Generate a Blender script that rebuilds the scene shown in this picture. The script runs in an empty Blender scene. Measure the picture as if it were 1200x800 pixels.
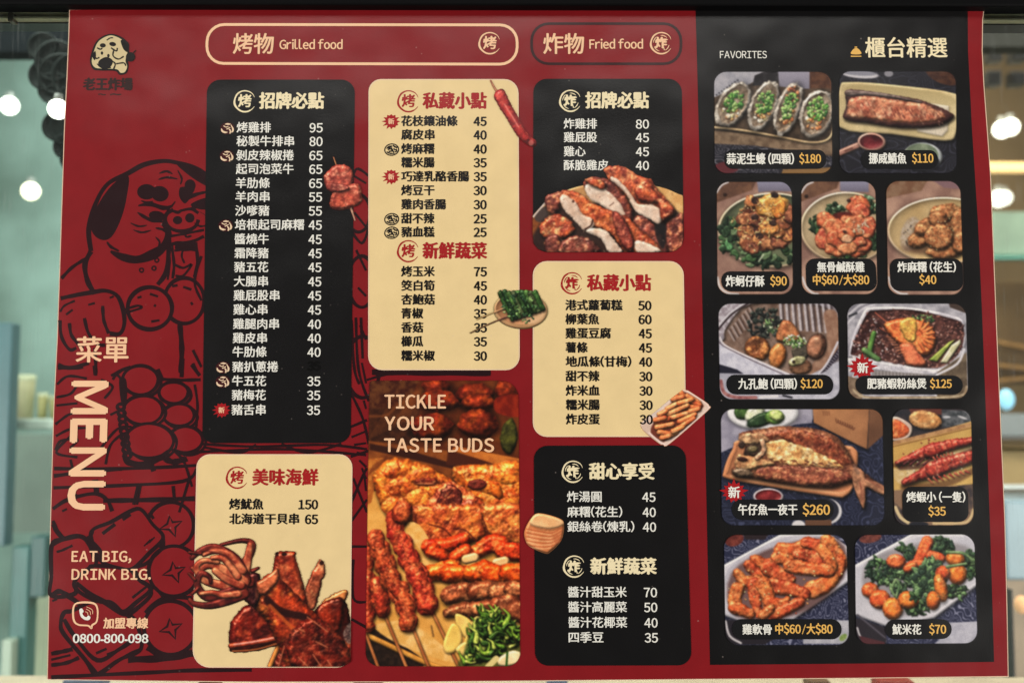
import bpy, math
import numpy as np
from mathutils import Vector, Matrix, Euler
from mathutils.geometry import tessellate_polygon
R_ = math.radians
sc = bpy.context.scene
COL = sc.collection

# ------------------------------------------------------------------ camera
FPX = 1150.0                       # focal length for a 1200 px wide frame
DIST = 0.885
CAM = Vector((0, -DIST, 1.50))
PITCH, ROLL = R_(4.05), R_(0.1)
cd = bpy.data.cameras.new('camera'); cam = bpy.data.objects.new('camera', cd); COL.objects.link(cam)
cd.sensor_width = 36; cd.lens = 36 * FPX / 1200
cam.location = CAM
cam.rotation_euler = (Euler((R_(90) + PITCH, 0, 0)).to_matrix() @ Euler((0, 0, ROLL)).to_matrix()).to_euler()
cd.clip_start = 0.02; cd.clip_end = 60
cd.dof.use_dof = True; cd.dof.focus_distance = DIST + 0.002; cd.dof.aperture_fstop = 4.2
sc.camera = cam
CR = cam.rotation_euler.to_matrix()

# ------------------------------------------------------------------ world, lamps, exposure
w = bpy.data.worlds.new('World'); sc.world = w; w.use_nodes = True
wb = w.node_tree.nodes['Background']; wb.inputs[0].default_value = (1, .96, .9, 1); wb.inputs[1].default_value = 0.06
sc.view_settings.view_transform = 'Standard'; sc.view_settings.look = 'None'
sc.view_settings.exposure = 0; sc.view_settings.gamma = 1; sc.view_settings.use_curve_mapping = False
def area(name, loc, aim, sx, sy, power, col):
    l = bpy.data.lights.new(name, 'AREA'); l.shape = 'RECTANGLE'; l.size = sx; l.size_y = sy; l.energy = power; l.color = col
    o = bpy.data.objects.new(name, l); COL.objects.link(o); o.location = loc
    o.rotation_euler = (Vector(aim) - Vector(loc)).to_track_quat('-Z', 'Y').to_euler(); return o
area('side_light', (-2.6, -1.3, 1.0), (0, 0, 1.3), 1.0, 1.2, 66, (1, .96, .9))  # unseen key lights added on both sides, clear of the sheet's mirror direction
area('side_light', (2.6, -1.3, 1.0), (0, 0, 1.3), 1.0, 1.2, 66, (1, .96, .9))
area('ceiling_light_panel', (-0.1, -1.9, 3.05), (0, 0, 1.6), 2.4, 0.6, 20, (1, .97, .92))

# ------------------------------------------------------------------ geometry helpers
def at(px, py, Y=0.0):
    """point where the line of sight through a photograph point meets the upright plane y = Y"""
    d = CR @ Vector(((px - 600) / FPX, -(py - 400) / FPX, -1))
    return CAM + d * ((Y - CAM.y) / d.y)
# fast version for arrays on the sheet
CRn = np.array(CR)
def at_np(px, py, Y):
    d = np.stack([(px - 600) / FPX, -(py - 400) / FPX, -np.ones_like(px)], -1) @ CRn.T
    t = (Y - CAM.y) / d[..., 1:2]
    return np.array(CAM) + d * t
def lin(c):
    c = [x / 255 for x in c]
    return [x / 12.92 if x <= .04045 else ((x + .055) / 1.055) ** 2.4 for x in c]

_m = {}
def mat(name, rgb, rough=.5, spec=.5, var=.05, scale=60, bump=0.0, metal=0, emit=None, es=1, var2=None):
    if name in _m: return _m[name]
    m = bpy.data.materials.new(name); m.use_nodes = True; n = m.node_tree.nodes; L = m.node_tree.links
    b = n['Principled BSDF']; c = lin(rgb)
    b.inputs['Roughness'].default_value = rough; b.inputs['Specular IOR Level'].default_value = spec
    b.inputs['Metallic'].default_value = metal
    tc = n.new('ShaderNodeTexCoord'); nz = n.new('ShaderNodeTexNoise'); nz.inputs['Scale'].default_value = scale; nz.inputs['Detail'].default_value = 5
    L.new(tc.outputs['Object'], nz.inputs['Vector'])
    r = n.new('ShaderNodeValToRGB'); lo = [x * (1 - var) for x in c]; hi = [min(1, x * (1 + var)) for x in c]
    if var2: hi = lin(var2)
    r.color_ramp.elements[0].position = .3; r.color_ramp.elements[1].position = .7
    r.color_ramp.elements[0].color = (*lo, 1); r.color_ramp.elements[1].color = (*hi, 1)
    L.new(nz.outputs[0], r.inputs[0]); L.new(r.outputs[0], b.inputs['Base Color'])
    if bump:
        bp = n.new('ShaderNodeBump'); bp.inputs['Strength'].default_value = bump; bp.inputs['Distance'].default_value = .002
        L.new(nz.outputs[0], bp.inputs['Height']); L.new(bp.outputs[0], b.inputs['Normal'])
    if emit is not None:
        b.inputs['Emission Color'].default_value = (*lin(emit), 1); b.inputs['Emission Strength'].default_value = es
    _m[name] = m; return m

def sheet_relief(m, strength=.3):
    """the hung sheet is never quite flat: broad soft waves and fine grain break up its gloss"""
    n = m.node_tree.nodes; L = m.node_tree.links; b = n['Principled BSDF']
    g = n.new('ShaderNodeNewGeometry')
    a = n.new('ShaderNodeTexNoise'); a.inputs['Scale'].default_value = 9; a.inputs['Detail'].default_value = 2
    f = n.new('ShaderNodeTexNoise'); f.inputs['Scale'].default_value = 900; f.inputs['Detail'].default_value = 3
    L.new(g.outputs['Position'], a.inputs['Vector']); L.new(g.outputs['Position'], f.inputs['Vector'])
    b1 = n.new('ShaderNodeBump'); b1.inputs['Strength'].default_value = strength; b1.inputs['Distance'].default_value = .02
    b2 = n.new('ShaderNodeBump'); b2.inputs['Strength'].default_value = .25; b2.inputs['Distance'].default_value = .0004
    L.new(a.outputs[0], b1.inputs['Height']); L.new(f.outputs[0], b2.inputs['Height']); L.new(b1.outputs[0], b2.inputs['Normal'])
    L.new(b2.outputs[0], b.inputs['Normal'])
    return m
def ink(name, rgb, rough=.34, spec=.42, var=.06):
    if name in _m: return _m[name]
    m = mat(name, rgb, rough, spec, var, 45); sheet_relief(m)
    # a scatter of pale dust specks lying on the print
    n = m.node_tree.nodes; L = m.node_tree.links; b = n['Principled BSDF']
    g = n.new('ShaderNodeNewGeometry'); v = n.new('ShaderNodeTexVoronoi'); v.inputs['Scale'].default_value = 95
    L.new(g.outputs['Position'], v.inputs['Vector'])
    r = n.new('ShaderNodeValToRGB'); r.color_ramp.elements[0].position = .05; r.color_ramp.elements[1].position = .09
    r.color_ramp.elements[0].color = (.2, .2, .2, 1); r.color_ramp.elements[1].color = (0, 0, 0, 1)
    L.new(v.outputs['Distance'], r.inputs[0])
    nz = n.new('ShaderNodeTexNoise'); nz.inputs['Scale'].default_value = 14; L.new(g.outputs['Position'], nz.inputs['Vector'])
    mr = n.new('ShaderNodeMapRange'); mr.inputs[1].default_value = .52; mr.inputs[2].default_value = .66; L.new(nz.outputs[0], mr.inputs[0])
    mu = n.new('ShaderNodeMath'); mu.operation = 'MULTIPLY'; L.new(r.outputs[0], mu.inputs[0]); L.new(mr.outputs[0], mu.inputs[1])
    src = b.inputs['Base Color'].links[0].from_socket
    mx = n.new('ShaderNodeMix'); mx.data_type = 'RGBA'; L.new(mu.outputs[0], mx.inputs['Factor']); L.new(src, mx.inputs['A']); mx.inputs['B'].default_value = (.6, .5, .45, 1)
    L.new(mx.outputs['Result'], b.inputs['Base Color'])
    return m

def link(name, me, parent=None, loc=None):
    o = bpy.data.objects.new(name, me); COL.objects.link(o)
    if parent: o.parent = parent
    if loc: o.location = loc
    return o
def tag(o, label=None, cat=None, group=None, kind=None):
    if label: o['label'] = label
    if cat: o['category'] = cat
    if group: o['group'] = group
    if kind: o['kind'] = kind
    return o
def mesh_from(name, V, F, m, smooth=False):
    me = bpy.data.meshes.new(name); me.from_pydata([tuple(v) for v in V], [], F); me.materials.append(m)
    if smooth: me.polygons.foreach_set('use_smooth', [True] * len(me.polygons))
    me.update(); return me
LAY = 0.00012        # one layer of print
def flat(name, pts, m, layer, parent, thick=True):
    """a flat printed shape: outline in photograph points, laid on the sheet at its layer"""
    Y = -LAY * layer
    P = [at(x, y, Y) for x, y in pts]; n = len(P)
    tris = tessellate_polygon([[Vector((p.x, p.z, 0)) for p in P]])
    V = P[:]; F = []
    for t in tris:
        a, b, c = (P[i] for i in t)
        F.append(t if ((b - a).cross(c - a)).y < 0 else t[::-1])
    return link(name, mesh_from(name, V, F, m), parent)
def rrect_pts(q, r, k=7):
    """rounded quad. q = tl,tr,br,bl"""
    out = []; n = len(q)
    rs = r if isinstance(r, (list, tuple)) else [r] * n
    for i in range(n):
        p = Vector(q[i]); a = Vector(q[i - 1]); b = Vector(q[(i + 1) % n]); rr = rs[i]
        if rr <= 0: out.append(tuple(p)); continue
        da = (a - p).normalized(); db = (b - p).normalized()
        s = p + da * rr; e = p + db * rr
        for j in range(k + 1):
            t = j / k; c = .552
            c1 = s + (p - s) * c; c2 = e + (p - e) * c
            out.append(tuple(s * (1 - t) ** 3 + c1 * 3 * t * (1 - t) ** 2 + c2 * 3 * t * t * (1 - t) + e * t ** 3))
    return out
def spline(pts, closed=False, k=6):
    n = len(pts); out = []
    if n < 3 and not closed: return [tuple(p) for p in pts]
    rng = range(n if closed else n - 1)
    for i in rng:
        g = (lambda j: pts[j % n]) if closed else (lambda j: pts[min(max(j, 0), n - 1)])
        p0, p1, p2, p3 = (np.array(g(i + d), float) for d in (-1, 0, 1, 2))
        for j in range(k):
            t = j / k
            out.append(tuple(.5 * ((2 * p1) + (-p0 + p2) * t + (2 * p0 - 5 * p1 + 4 * p2 - p3) * t * t + (-p0 + 3 * p1 - 3 * p2 + p3) * t ** 3)))
    if not closed: out.append(tuple(pts[-1]))
    return out
def ribbons(name, strokes, m, layer, parent, m2=None):
    """pen strokes and filled shapes as flat printed geometry; a stroke is (points, width, closed, taper[, ground])"""
    V = []; F = []; MI = []
    dz = .00009 / max(40, len(strokes))
    for si, s in enumerate(strokes):
        pts, wd, closed, taper = s[:4]
        Y = -LAY * layer - dz * si
        if len(s) > 4 or wd == 0:      # filled shape / ground colour under a closed outline
            P = spline(pts, True, 5); b = len(V)
            W = [at(x, y, Y + (dz * .5 if wd else 0)) for x, y in P]; V += W
            for t in tessellate_polygon([[Vector((p.x, p.z, 0)) for p in W]]):
                a_, b_, c_ = (W[i] for i in t)
                t = t if ((b_ - a_).cross(c_ - a_)).y < 0 else t[::-1]
                F.append(tuple(b + i for i in t)); MI.append(1 if len(s) > 4 else 0)
            if wd == 0: continue
        if taper == 'straight':
            P = []
            q = list(pts) + ([pts[0]] if closed else [])
            for (ax, ay), (bx, by) in zip(q[:-1], q[1:]):
                n_ = max(1, int(math.hypot(bx - ax, by - ay) / 6)); P += [(ax + (bx - ax) * i / n_, ay + (by - ay) * i / n_) for i in range(n_)]
            if not closed: P.append(q[-1])
            P = np.array(P); taper = False; wob = 0
        else: P = np.array(spline(pts, closed, 6)); wob = .12
        n = len(P)
        if closed: T = np.roll(P, -1, 0) - np.roll(P, 1, 0)
        else: T = np.gradient(P, axis=0)
        T /= np.linalg.norm(T, axis=1)[:, None] + 1e-9
        N = np.stack([-T[:, 1], T[:, 0]], 1)
        u = np.linspace(0, 1, n)
        ww = np.full(n, wd / 2.) if not taper else wd / 2. * (.25 + .75 * np.sin(np.pi * u) ** .7)
        ww = ww * (1 + wob * np.sin(u * 17 + si))
        A = P + N * ww[:, None]; B = P - N * ww[:, None]; b = len(V)
        for i in range(n): V.append(at(*A[i], Y)); V.append(at(*B[i], Y))
        for i in range(n - (0 if closed else 1)):
            j = (i + 1) % n
            F.append((b + 2 * i, b + 2 * j, b + 2 * j + 1, b + 2 * i + 1)); MI.append(0)
    me = mesh_from(name, V, F, m)
    if m2: me.materials.append(m2); me.polygons.foreach_set('material_index', MI)
    return link(name, me, parent)

# ------------------------------------------------------------------ lettering
_txt = []
def text(name, s, x, y, em, m, layer, parent, align='L', bold=.03, xs=1.0, wd=None, rot=0, track=1.0):
    """x: left / centre / right of the ink, y: optical centre; em in photo px; wd fits the ink width"""
    _txt.append((name, s, x, y, em, m, layer, parent, align, bold, xs, wd, rot, track))
def _full(ch): return chr(ord(ch) + 0xFEE0) if 0x21 <= ord(ch) <= 0x7e and ch != '-' else ch
def flush_text():
    need = sorted({_full(c) for t in _txt for c in t[1] if c != ' '} | {'\u53e3'}); G = {}
    obs = []
    for ch in need + ['\u53e3\u53e3']:
        c = bpy.data.curves.new('t', 'FONT'); c.body = ch; c.size = 1; c.resolution_u = 3
        o = bpy.data.objects.new('t', c); COL.objects.link(o); obs.append((ch, o))
    dg = bpy.context.evaluated_depsgraph_get(); dg.update()
    for ch, o in obs:
        me = bpy.data.meshes.new_from_object(o.evaluated_get(dg)); n = len(me.vertices)
        co = np.empty(n * 3, np.float32); me.vertices.foreach_get('co', co)
        G[ch] = (co.reshape(-1, 3)[:, :2].astype(float), [tuple(p.vertices) for p in me.polygons]); bpy.data.meshes.remove(me)
        cu = o.data; bpy.data.objects.remove(o); bpy.data.curves.remove(cu)
    W = lambda ch: G[ch][0][:, 0].max() - G[ch][0][:, 0].min()
    adv = W('\u53e3\u53e3') - W('\u53e3'); g0 = G['\u53e3'][0]; sb0 = (adv - W('\u53e3')) / 2 - g0[:, 0].min(); yc = (g0[:, 1].min() + g0[:, 1].max()) / 2
    for (name, s, x, y, em, m, layer, parent, align, bold, xs, wd, rot, track) in _txt:
        cx = 0; CO = []; faces = []; nb = 0
        for ch in s:
            if ch == ' ': cx += .27 * (2 - 1 / track) + .0; continue
            f = _full(ch); co, fs = G[f]
            if ord(ch) > 0x7f: P = co + [cx + sb0, 0]; cx += adv
            else:
                w_ = co[:, 0].max() - co[:, 0].min(); sbr = .105 if ch in 'MENUHIDBRLFTYKPilrd0123456789' else .07
                if ch in '1': sbr = .14
                sbr += track - 1
                P = co + [cx + sbr * .5 - co[:, 0].min(), 0]; cx += w_ + sbr
                if ch == '/': P = (co - [co[:, 0].min(), 0]) * [.42, .9] + [cx - w_ - sbr + .12, 0]; cx += .42 * w_ + .12 - w_
            CO.append(P); faces += [tuple(i + nb for i in q) for q in fs]; nb += len(P)
        co = np.concatenate(CO); x0, x1 = co[:, 0].min(), co[:, 0].max()
        k = em / adv
        kx = k * xs if wd is None else wd / (x1 - x0 + 2 * bold / adv)
        P = np.empty_like(co); ax = {'L': x0, 'C': (x0 + x1) / 2, 'R': x1}[align]
        yy = yc if any(ord(c) > 0x7f for c in s) else (.36 if not any(c.islower() for c in s) else .34)
        P[:, 0] = (co[:, 0] - ax) * kx + (bold * em if align == 'L' else -bold * em if align == 'R' else 0); P[:, 1] = -(co[:, 1] - yy) * k
        if rot: P = np.stack([-P[:, 1], P[:, 0]], 1)       # reads downwards
        offs = [(0, 0)]
        if bold: offs = [(-bold, 0), (bold, 0), (0, -bold * .6), (0, bold * .6)]
        V = []; F = []
        O = at(x, y); ex = (at(x + 1, y) - O).length; ey = (at(x, y + 1) - O).length
        tilt = (at(x + 1, y) - O).normalized()
        for q, (dx, dy) in enumerate(offs):
            b = len(V); Y = -LAY * layer - .000006 * q
            for px, py in P:
                u = (px + dx * em) * ex; v = (py + dy * em) * ey
                V.append((O.x + tilt.x * u + tilt.z * v, Y, O.z + tilt.z * u - v))
            F += [tuple(b + i for i in f) for f in faces]
        ob = link(name, mesh_from(name, V, F, m), parent)
        if ob.data.polygons and ob.data.polygons[0].normal.y > 0: ob.data.flip_normals()
    _txt.clear()

# ------------------------------------------------------------------ print painter (photographs printed on the sheet)
def _hash(ix, iy, seed):
    h = (ix * 374761393 + iy * 668265263 + seed * 1442695041) & 0xffffffff
    h = ((h ^ (h >> 13)) * 1274126177) & 0xffffffff
    return ((h ^ (h >> 16)) & 0xffff) / 65535.0
def vnoise(X, Y, s, seed):
    x = X / s; y = Y / s; ix = np.floor(x).astype(np.int64); iy = np.floor(y).astype(np.int64)
    fx = x - ix; fy = y - iy; fx = fx * fx * (3 - 2 * fx); fy = fy * fy * (3 - 2 * fy)
    a = _hash(ix, iy, seed); b = _hash(ix + 1, iy, seed); c = _hash(ix, iy + 1, seed); d = _hash(ix + 1, iy + 1, seed)
    return (a * (1 - fx) + b * fx) * (1 - fy) + (c * (1 - fx) + d * fx) * fy
def fbm(X, Y, s, seed, o=3):
    r = 0; a = .5; t = 0
    for i in range(o):
        r = r + a * vnoise(X + 13.7 * i, Y - 7.1 * i, s, seed + i * 17); t += a; a *= .55; s *= .5
    return r / t
def sm(e0, e1, x):
    t = np.clip((x - e0) / (e1 - e0), 0, 1); return t * t * (3 - 2 * t)
class Sh:
    def __init__(s, f, bb): s.f = f; s.bb = bb
def ell(cx, cy, rx, ry, a=0):
    ca, sa = math.cos(R_(a)), math.sin(R_(a)); m = max(rx, ry)
    def f(X, Y):
        u = ((X - cx) * ca + (Y - cy) * sa) / rx; v = (-(X - cx) * sa + (Y - cy) * ca) / ry
        d = np.sqrt(u * u + v * v) + 1e-6
        return (d - 1) * min(rx, ry) * (.5 + .5 * (m / min(rx, ry)) * 0 + .5)
    return Sh(f, (cx - m, cy - m, cx + m, cy + m))
def cap(pts, r0, r1=None):
    """tube through points with radius r0 -> r1"""
    r1 = r0 if r1 is None else r1; P = spline(pts, False, 4) if len(pts) > 2 else pts
    n = len(P) - 1; m = max(r0, r1)
    def f(X, Y):
        best = None
        for i in range(n):
            (ax, ay), (bx, by) = P[i], P[i + 1]
            dx, dy = bx - ax, by - ay; L = dx * dx + dy * dy + 1e-9
            t = np.clip(((X - ax) * dx + (Y - ay) * dy) / L, 0, 1)
            r = r0 + (r1 - r0) * (i + t) / n
            d = np.hypot(X - ax - t * dx, Y - ay - t * dy) - r
            best = d if best is None else np.minimum(best, d)
        return best
    xs = [p[0] for p in P]; ys = [p[1] for p in P]
    return Sh(f, (min(xs) - m, min(ys) - m, max(xs) + m, max(ys) + m))
def pol(pts, smooth=True):
    P = spline(pts, True, 4) if smooth else pts; n = len(P)
    def f(X, Y):
        d = np.full(X.shape, 1e9); ins = np.zeros(X.shape, bool)
        for i in range(n):
            ax, ay = P[i]; bx, by = P[(i + 1) % n]
            dx, dy = bx - ax, by - ay; L = dx * dx + dy * dy + 1e-9
            t = np.clip(((X - ax) * dx + (Y - ay) * dy) / L, 0, 1)
            d = np.minimum(d, (X - ax - t * dx) ** 2 + (Y - ay - t * dy) ** 2)
            if ay != by:
                c = ((ay > Y) != (by > Y)) & (X < dx * (Y - ay) / (by - ay) + ax); ins ^= c
        d = np.sqrt(d); return np.where(ins, -d, d)
    xs = [p[0] for p in P]; ys = [p[1] for p in P]
    return Sh(f, (min(xs), min(ys), max(xs), max(ys)))
class Print:
    """paints a picture as height-shaded pieces; coordinates are (photo px - origin) * s"""
    def __init__(p, ox, oy, s, quad, base, pitch=.8):
        p.ox, p.oy, p.s = ox, oy, s; p.quad = quad; p.pitch = pitch
        xs = [q[0] for q in quad]; ys = [q[1] for q in quad]
        gx = np.arange(min(xs) - pitch, max(xs) + 2 * pitch, pitch); gy = np.arange(min(ys) - pitch, max(ys) + 2 * pitch, pitch)
        p.PX, p.PY = np.meshgrid(gx, gy); p.X = (p.PX - ox) * s; p.Y = (p.PY - oy) * s; p.st = pitch * s
        p.C = np.ones(p.X.shape + (3,)) * np.array(base) / 255.; p.A = np.zeros(p.X.shape) ; p.seed = 1; p.gr = 0; p.soft = 1
        p.full = False
    def win(p, bb, pad):
        x0, y0, x1, y1 = bb; st = p.st
        X0 = p.X[0, 0]; Y0 = p.Y[0, 0]
        i0 = max(0, int((x0 - pad - X0) / st)); i1 = min(p.X.shape[1], int((x1 + pad - X0) / st) + 2)
        j0 = max(0, int((y0 - pad - Y0) / st)); j1 = min(p.X.shape[0], int((y1 + pad - Y0) / st) + 2)
        if i1 - i0 < 2 or j1 - j0 < 2: return None
        return slice(j0, j1), slice(i0, i1)
    def fl(p, sh, c1, c2=None, ns=20, soft=None, a=1.0, ctr=3, alpha=False, wob=0):
        p.seed += 7; soft = soft or p.st
        w = p.win(sh.bb, soft + wob + 2)
        if w is None: return
        X, Y = p.X[w], p.Y[w]; d = sh.f(X, Y)
        if wob: d = d + (fbm(X, Y, wob * 4, p.seed, 2) - .5) * 2 * wob
        m = (1 - sm(-soft * .6, soft * .6, d)) * a
        c = np.array(c1) / 255.
        if c2 is not None:
            t = np.clip((fbm(X, Y, ns, p.seed) - .5) * ctr + .5, 0, 1)[..., None]
            c = c * (1 - t) + np.array(c2) / 255. * t
        p.C[w] = p.C[w] * (1 - m[..., None]) + c * m[..., None]
        if alpha: p.A[w] = np.maximum(p.A[w], m)
    def pc(p, sh, c1, c2, r=14, h=1.0, ns=8, na=3.0, spec=.35, edge=.45, shd=.5, so=5, sb=7, wob=0, c3=None, ctr=3, L=(-.35, -.65, .68), hot=1.0, alpha=False):
        """one lit piece: dome of inset r, noise bumps, highlight, dark edge and cast shadow"""
        p.seed += 7; w = p.win(sh.bb, sb + so + wob + 2)
        if w is None: return
        X, Y = p.X[w], p.Y[w]; st = p.st
        dd = sh.f(X, Y) - p.gr
        if wob: dd = dd + (fbm(X, Y, max(3, wob * 3.5), p.seed, 2) - .5) * 2.2 * wob
        if shd:
            ds = sh.f(X - so * .5, Y - so)
            ms = (1 - sm(-sb * .9, sb * 1.15, ds)) * shd * .92
            if alpha: ms = ms * (p.A[w] > .5)
            p.C[w] *= (1 - ms[..., None])
        m = 1 - sm(-st * .7, st * .5, dd)
        if m.max() <= 0: return
        t = np.clip(-dd / r, 0, 1); H = (1 - (1 - t) ** 2.4) * r * h * .85
        N = fbm(X, Y, ns, p.seed, 3); rid = 1 - np.abs(2 * fbm(X, Y, ns * 1.3, p.seed + 5, 2) - 1)
        N2 = fbm(X, Y, ns * 2.7, p.seed + 41, 3)
        H = H + na * .62 * (.34 * N + .08 * rid + .95 * N2) * (ns / 8.)
        gy, gx = np.gradient(H, st)
        il = 1 / np.sqrt(gx * gx + gy * gy + 1)
        lx, ly, lz = L; D = np.clip((-gx * lx - gy * ly + lz) * il, 0, 1)
        hx, hy, hz = lx, ly, lz + 1; hn = math.sqrt(hx * hx + hy * hy + hz * hz)
        S = np.clip((-gx * hx - gy * hy + hz) * il / hn, 0, 1) ** 30
        q = np.clip((fbm(X, Y, ns * 3.2, p.seed + 11, 4) - .5) * ctr * .9 + .5, 0, 1)[..., None]
        c = np.array(c1) / 255. * (1 - q) + np.array(c2) / 255. * q
        if c3 is not None:
            k = .9 * sm(.48, .8, fbm(X, Y, ns * 2.6, p.seed + 31, 4))[..., None]; c = c * (1 - k) + np.array(c3) / 255. * k
        c = c * (.36 + .95 * D[..., None]) * hot * (1 + min(1, na / 5.) * (.55 * (N[..., None] - .5) + .7 * (N2[..., None] - .5)))
        eg = .62 + .38 * edge; e = eg + (1 - eg) * np.clip(t * 2.2, 0, 1); c = c * e[..., None]
        c = c + S[..., None] * spec * .85 * np.array([1, .93, .82])
        p.C[w] = p.C[w] * (1 - m[..., None]) + c * m[..., None]
        if alpha: p.A[w] = np.maximum(p.A[w], m)
    def scatter(p, sh, n, r0, r1, cols, kind='dot', seed=0, **kw):
        rg = np.random.RandomState(seed + 3); x0, y0, x1, y1 = sh.bb; k = 0; it = 0
        a = dict(r=4, na=.6, ns=4, shd=.35, so=2, sb=3, spec=.25); a.update(kw)
        while k < n and it < n * 12:
            it += 1; x = rg.uniform(x0, x1); y = rg.uniform(y0, y1)
            if sh.f(np.array([[x]]), np.array([[y]]))[0, 0] > -1: continue
            k += 1; r = rg.uniform(r0, r1); c = cols[rg.randint(len(cols))]; c2 = [min(255, v * 1.3 + 10) for v in c]
            if kind == 'dot': s = ell(x, y, r, r * rg.uniform(.55, 1), rg.uniform(0, 180))
            elif kind == 'blade':
                an = rg.uniform(-2.6, .2); l = r * 2.2; bx = rg.uniform(-.35, .35) * l
                s = cap([(x, y), (x + math.cos(an) * l * .5 - math.sin(an) * bx, y + math.sin(an) * l * .5 + math.cos(an) * bx), (x + math.cos(an) * l, y + math.sin(an) * l)], r * .42, r * .1)
            elif kind == 'leaf':
                an = rg.uniform(0, 2 * math.pi); l = r * 2.2; bx = rg.uniform(-.5, .5) * l
                s = cap([(x, y), (x + math.cos(an) * l * .35 - math.sin(an) * bx * .5, y + math.sin(an) * l * .35 + math.cos(an) * bx * .5), (x + math.cos(an) * l * .7, y + math.sin(an) * l * .7)], r * .72, r * .2)
            else:
                an = rg.uniform(0, 2 * math.pi); s = cap([(x, y), (x + math.cos(an) * r * 2, y + math.sin(an) * r * 2)], r * .4)
            p.pc(s, c, c2, **a)
    def text_squiggle(p, pts, col, wd, seed=0):
        p.fl(cap(pts, wd), col, a=.8)
    def mask(p, r):
        q = rrect_pts(p.quad, r); q = [((x - p.ox) * p.s, (y - p.oy) * p.s) for x, y in q]
        d = pol(q, False).f(p.X, p.Y); p.A = 1 - sm(-p.st * .8, p.st * .8, d)
    def build(p, name, layer, parent, gain=1.0, sat=.96, tint=(1.02, .99, .97), gam=1.06):
        C = np.clip(np.clip(p.C, 0, 1) ** gam * np.array(tint), 0, 1)
        for _ in range(p.soft):
            Q = np.pad(C, ((1, 1), (1, 1), (0, 0)), 'edge'); Q = (Q[:-2] + 2 * Q[1:-1] + Q[2:]) / 4; C = (Q[:, :-2] + 2 * Q[:, 1:-1] + Q[:, 2:]) / 4; g = C.mean(-1, keepdims=True); C = np.clip(g + (C - g) * sat, 0, 1) * gain
        grain = (_hash(np.arange(C.shape[1])[None, :] + 0 * p.X.astype(np.int64), np.arange(C.shape[0])[:, None] + 0 * p.X.astype(np.int64), 5) - .5)[..., None]
        C = np.clip(C * (1 + .07 * grain), 0, 1)
        L = np.where(C <= .04045, C / 12.92, ((C + .055) / 1.055) ** 2.4)
        h, w_ = p.A.shape; V = at_np(p.PX, p.PY, -LAY * layer).reshape(-1, 3)
        idx = np.arange(h * w_).reshape(h, w_)
        keep = (p.A[:-1, :-1] + p.A[1:, :-1] + p.A[:-1, 1:] + p.A[1:, 1:]) > 0.004
        Q = np.stack([idx[:-1, :-1], idx[1:, :-1], idx[1:, 1:], idx[:-1, 1:]], -1)[keep]
        used, inv = np.unique(Q, return_inverse=True); inv = inv.reshape(-1)
        me = bpy.data.meshes.new(name); nf = len(Q)
        me.vertices.add(len(used)); me.vertices.foreach_set('co', V[used].astype(np.float32).ravel())
        me.loops.add(nf * 4); me.loops.foreach_set('vertex_index', inv.astype(np.int32))
        me.polygons.add(nf); me.polygons.foreach_set('loop_start', np.arange(0, nf * 4, 4, dtype=np.int32)); me.polygons.foreach_set('loop_total', np.full(nf, 4, np.int32))
        me.update()
        ca = me.color_attributes.new('print', 'FLOAT_COLOR', 'POINT')
        rgba = np.concatenate([L.reshape(-1, 3), p.A.reshape(-1, 1)], 1)[used].astype(np.float32); ca.data.foreach_set('color', rgba.ravel())
        me.materials.append(PHOTO_MAT)
        return link(name, me, parent)
def make_photo_mat():
    m = bpy.data.materials.new('printed_photograph'); m.use_nodes = True; n = m.node_tree.nodes; L = m.node_tree.links
    b = n['Principled BSDF']; b.inputs['Roughness'].default_value = .34; b.inputs['Specular IOR Level'].default_value = .42
    a = n.new('ShaderNodeAttribute'); a.attribute_name = 'print'
    g = n.new('ShaderNodeNewGeometry'); z = n.new('ShaderNodeTexNoise'); z.inputs['Scale'].default_value = 1500; z.inputs['Detail'].default_value = 2
    L.new(g.outputs['Position'], z.inputs['Vector'])
    mr = n.new('ShaderNodeMapRange'); mr.inputs[3].default_value = .85; mr.inputs[4].default_value = 1.15; L.new(z.outputs[0], mr.inputs[0])
    vm = n.new('ShaderNodeVectorMath'); vm.operation = 'SCALE'; L.new(a.outputs['Color'], vm.inputs[0]); L.new(mr.outputs[0], vm.inputs['Scale'])
    L.new(vm.outputs[0], b.inputs['Base Color']); L.new(a.outputs['Alpha'], b.inputs['Alpha'])
    sheet_relief(m); return m
PHOTO_MAT = make_photo_mat()

# ================================================================== THE ROOM BEHIND THE GLASS
def box(V, F, x0, y0, z0, x1, y1, z1):
    b = len(V)
    V += [(x, y, z) for x in (x0, x1) for y in (y0, y1) for z in (z0, z1)]
    F += [tuple(b + i for i in f) for f in ((0, 1, 3, 2), (4, 6, 7, 5), (0, 4, 5, 1), (2, 3, 7, 6), (0, 2, 6, 4), (1, 5, 7, 3))]
def boxobj(name, lo, hi, m, parent=None, bev=0):
    V = []; F = []; box(V, F, *lo, *hi); me = mesh_from(name, V, F, m)
    o = link(name, me, parent)
    if bev:
        md = o.modifiers.new('b', 'BEVEL'); md.width = bev; md.segments = 3
    return o
def pxbox(name, px0, py0, px1, py1, Y, depth, m, parent=None, bev=0):
    """upright block whose front face spans these photograph points at distance Y"""
    a = at(px0, py0, Y); b = at(px1, py1, Y)
    return boxobj(name, (min(a.x, b.x), Y, min(a.z, b.z)), (max(a.x, b.x), Y + depth, max(a.z, b.z)), m, parent, bev)
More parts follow.
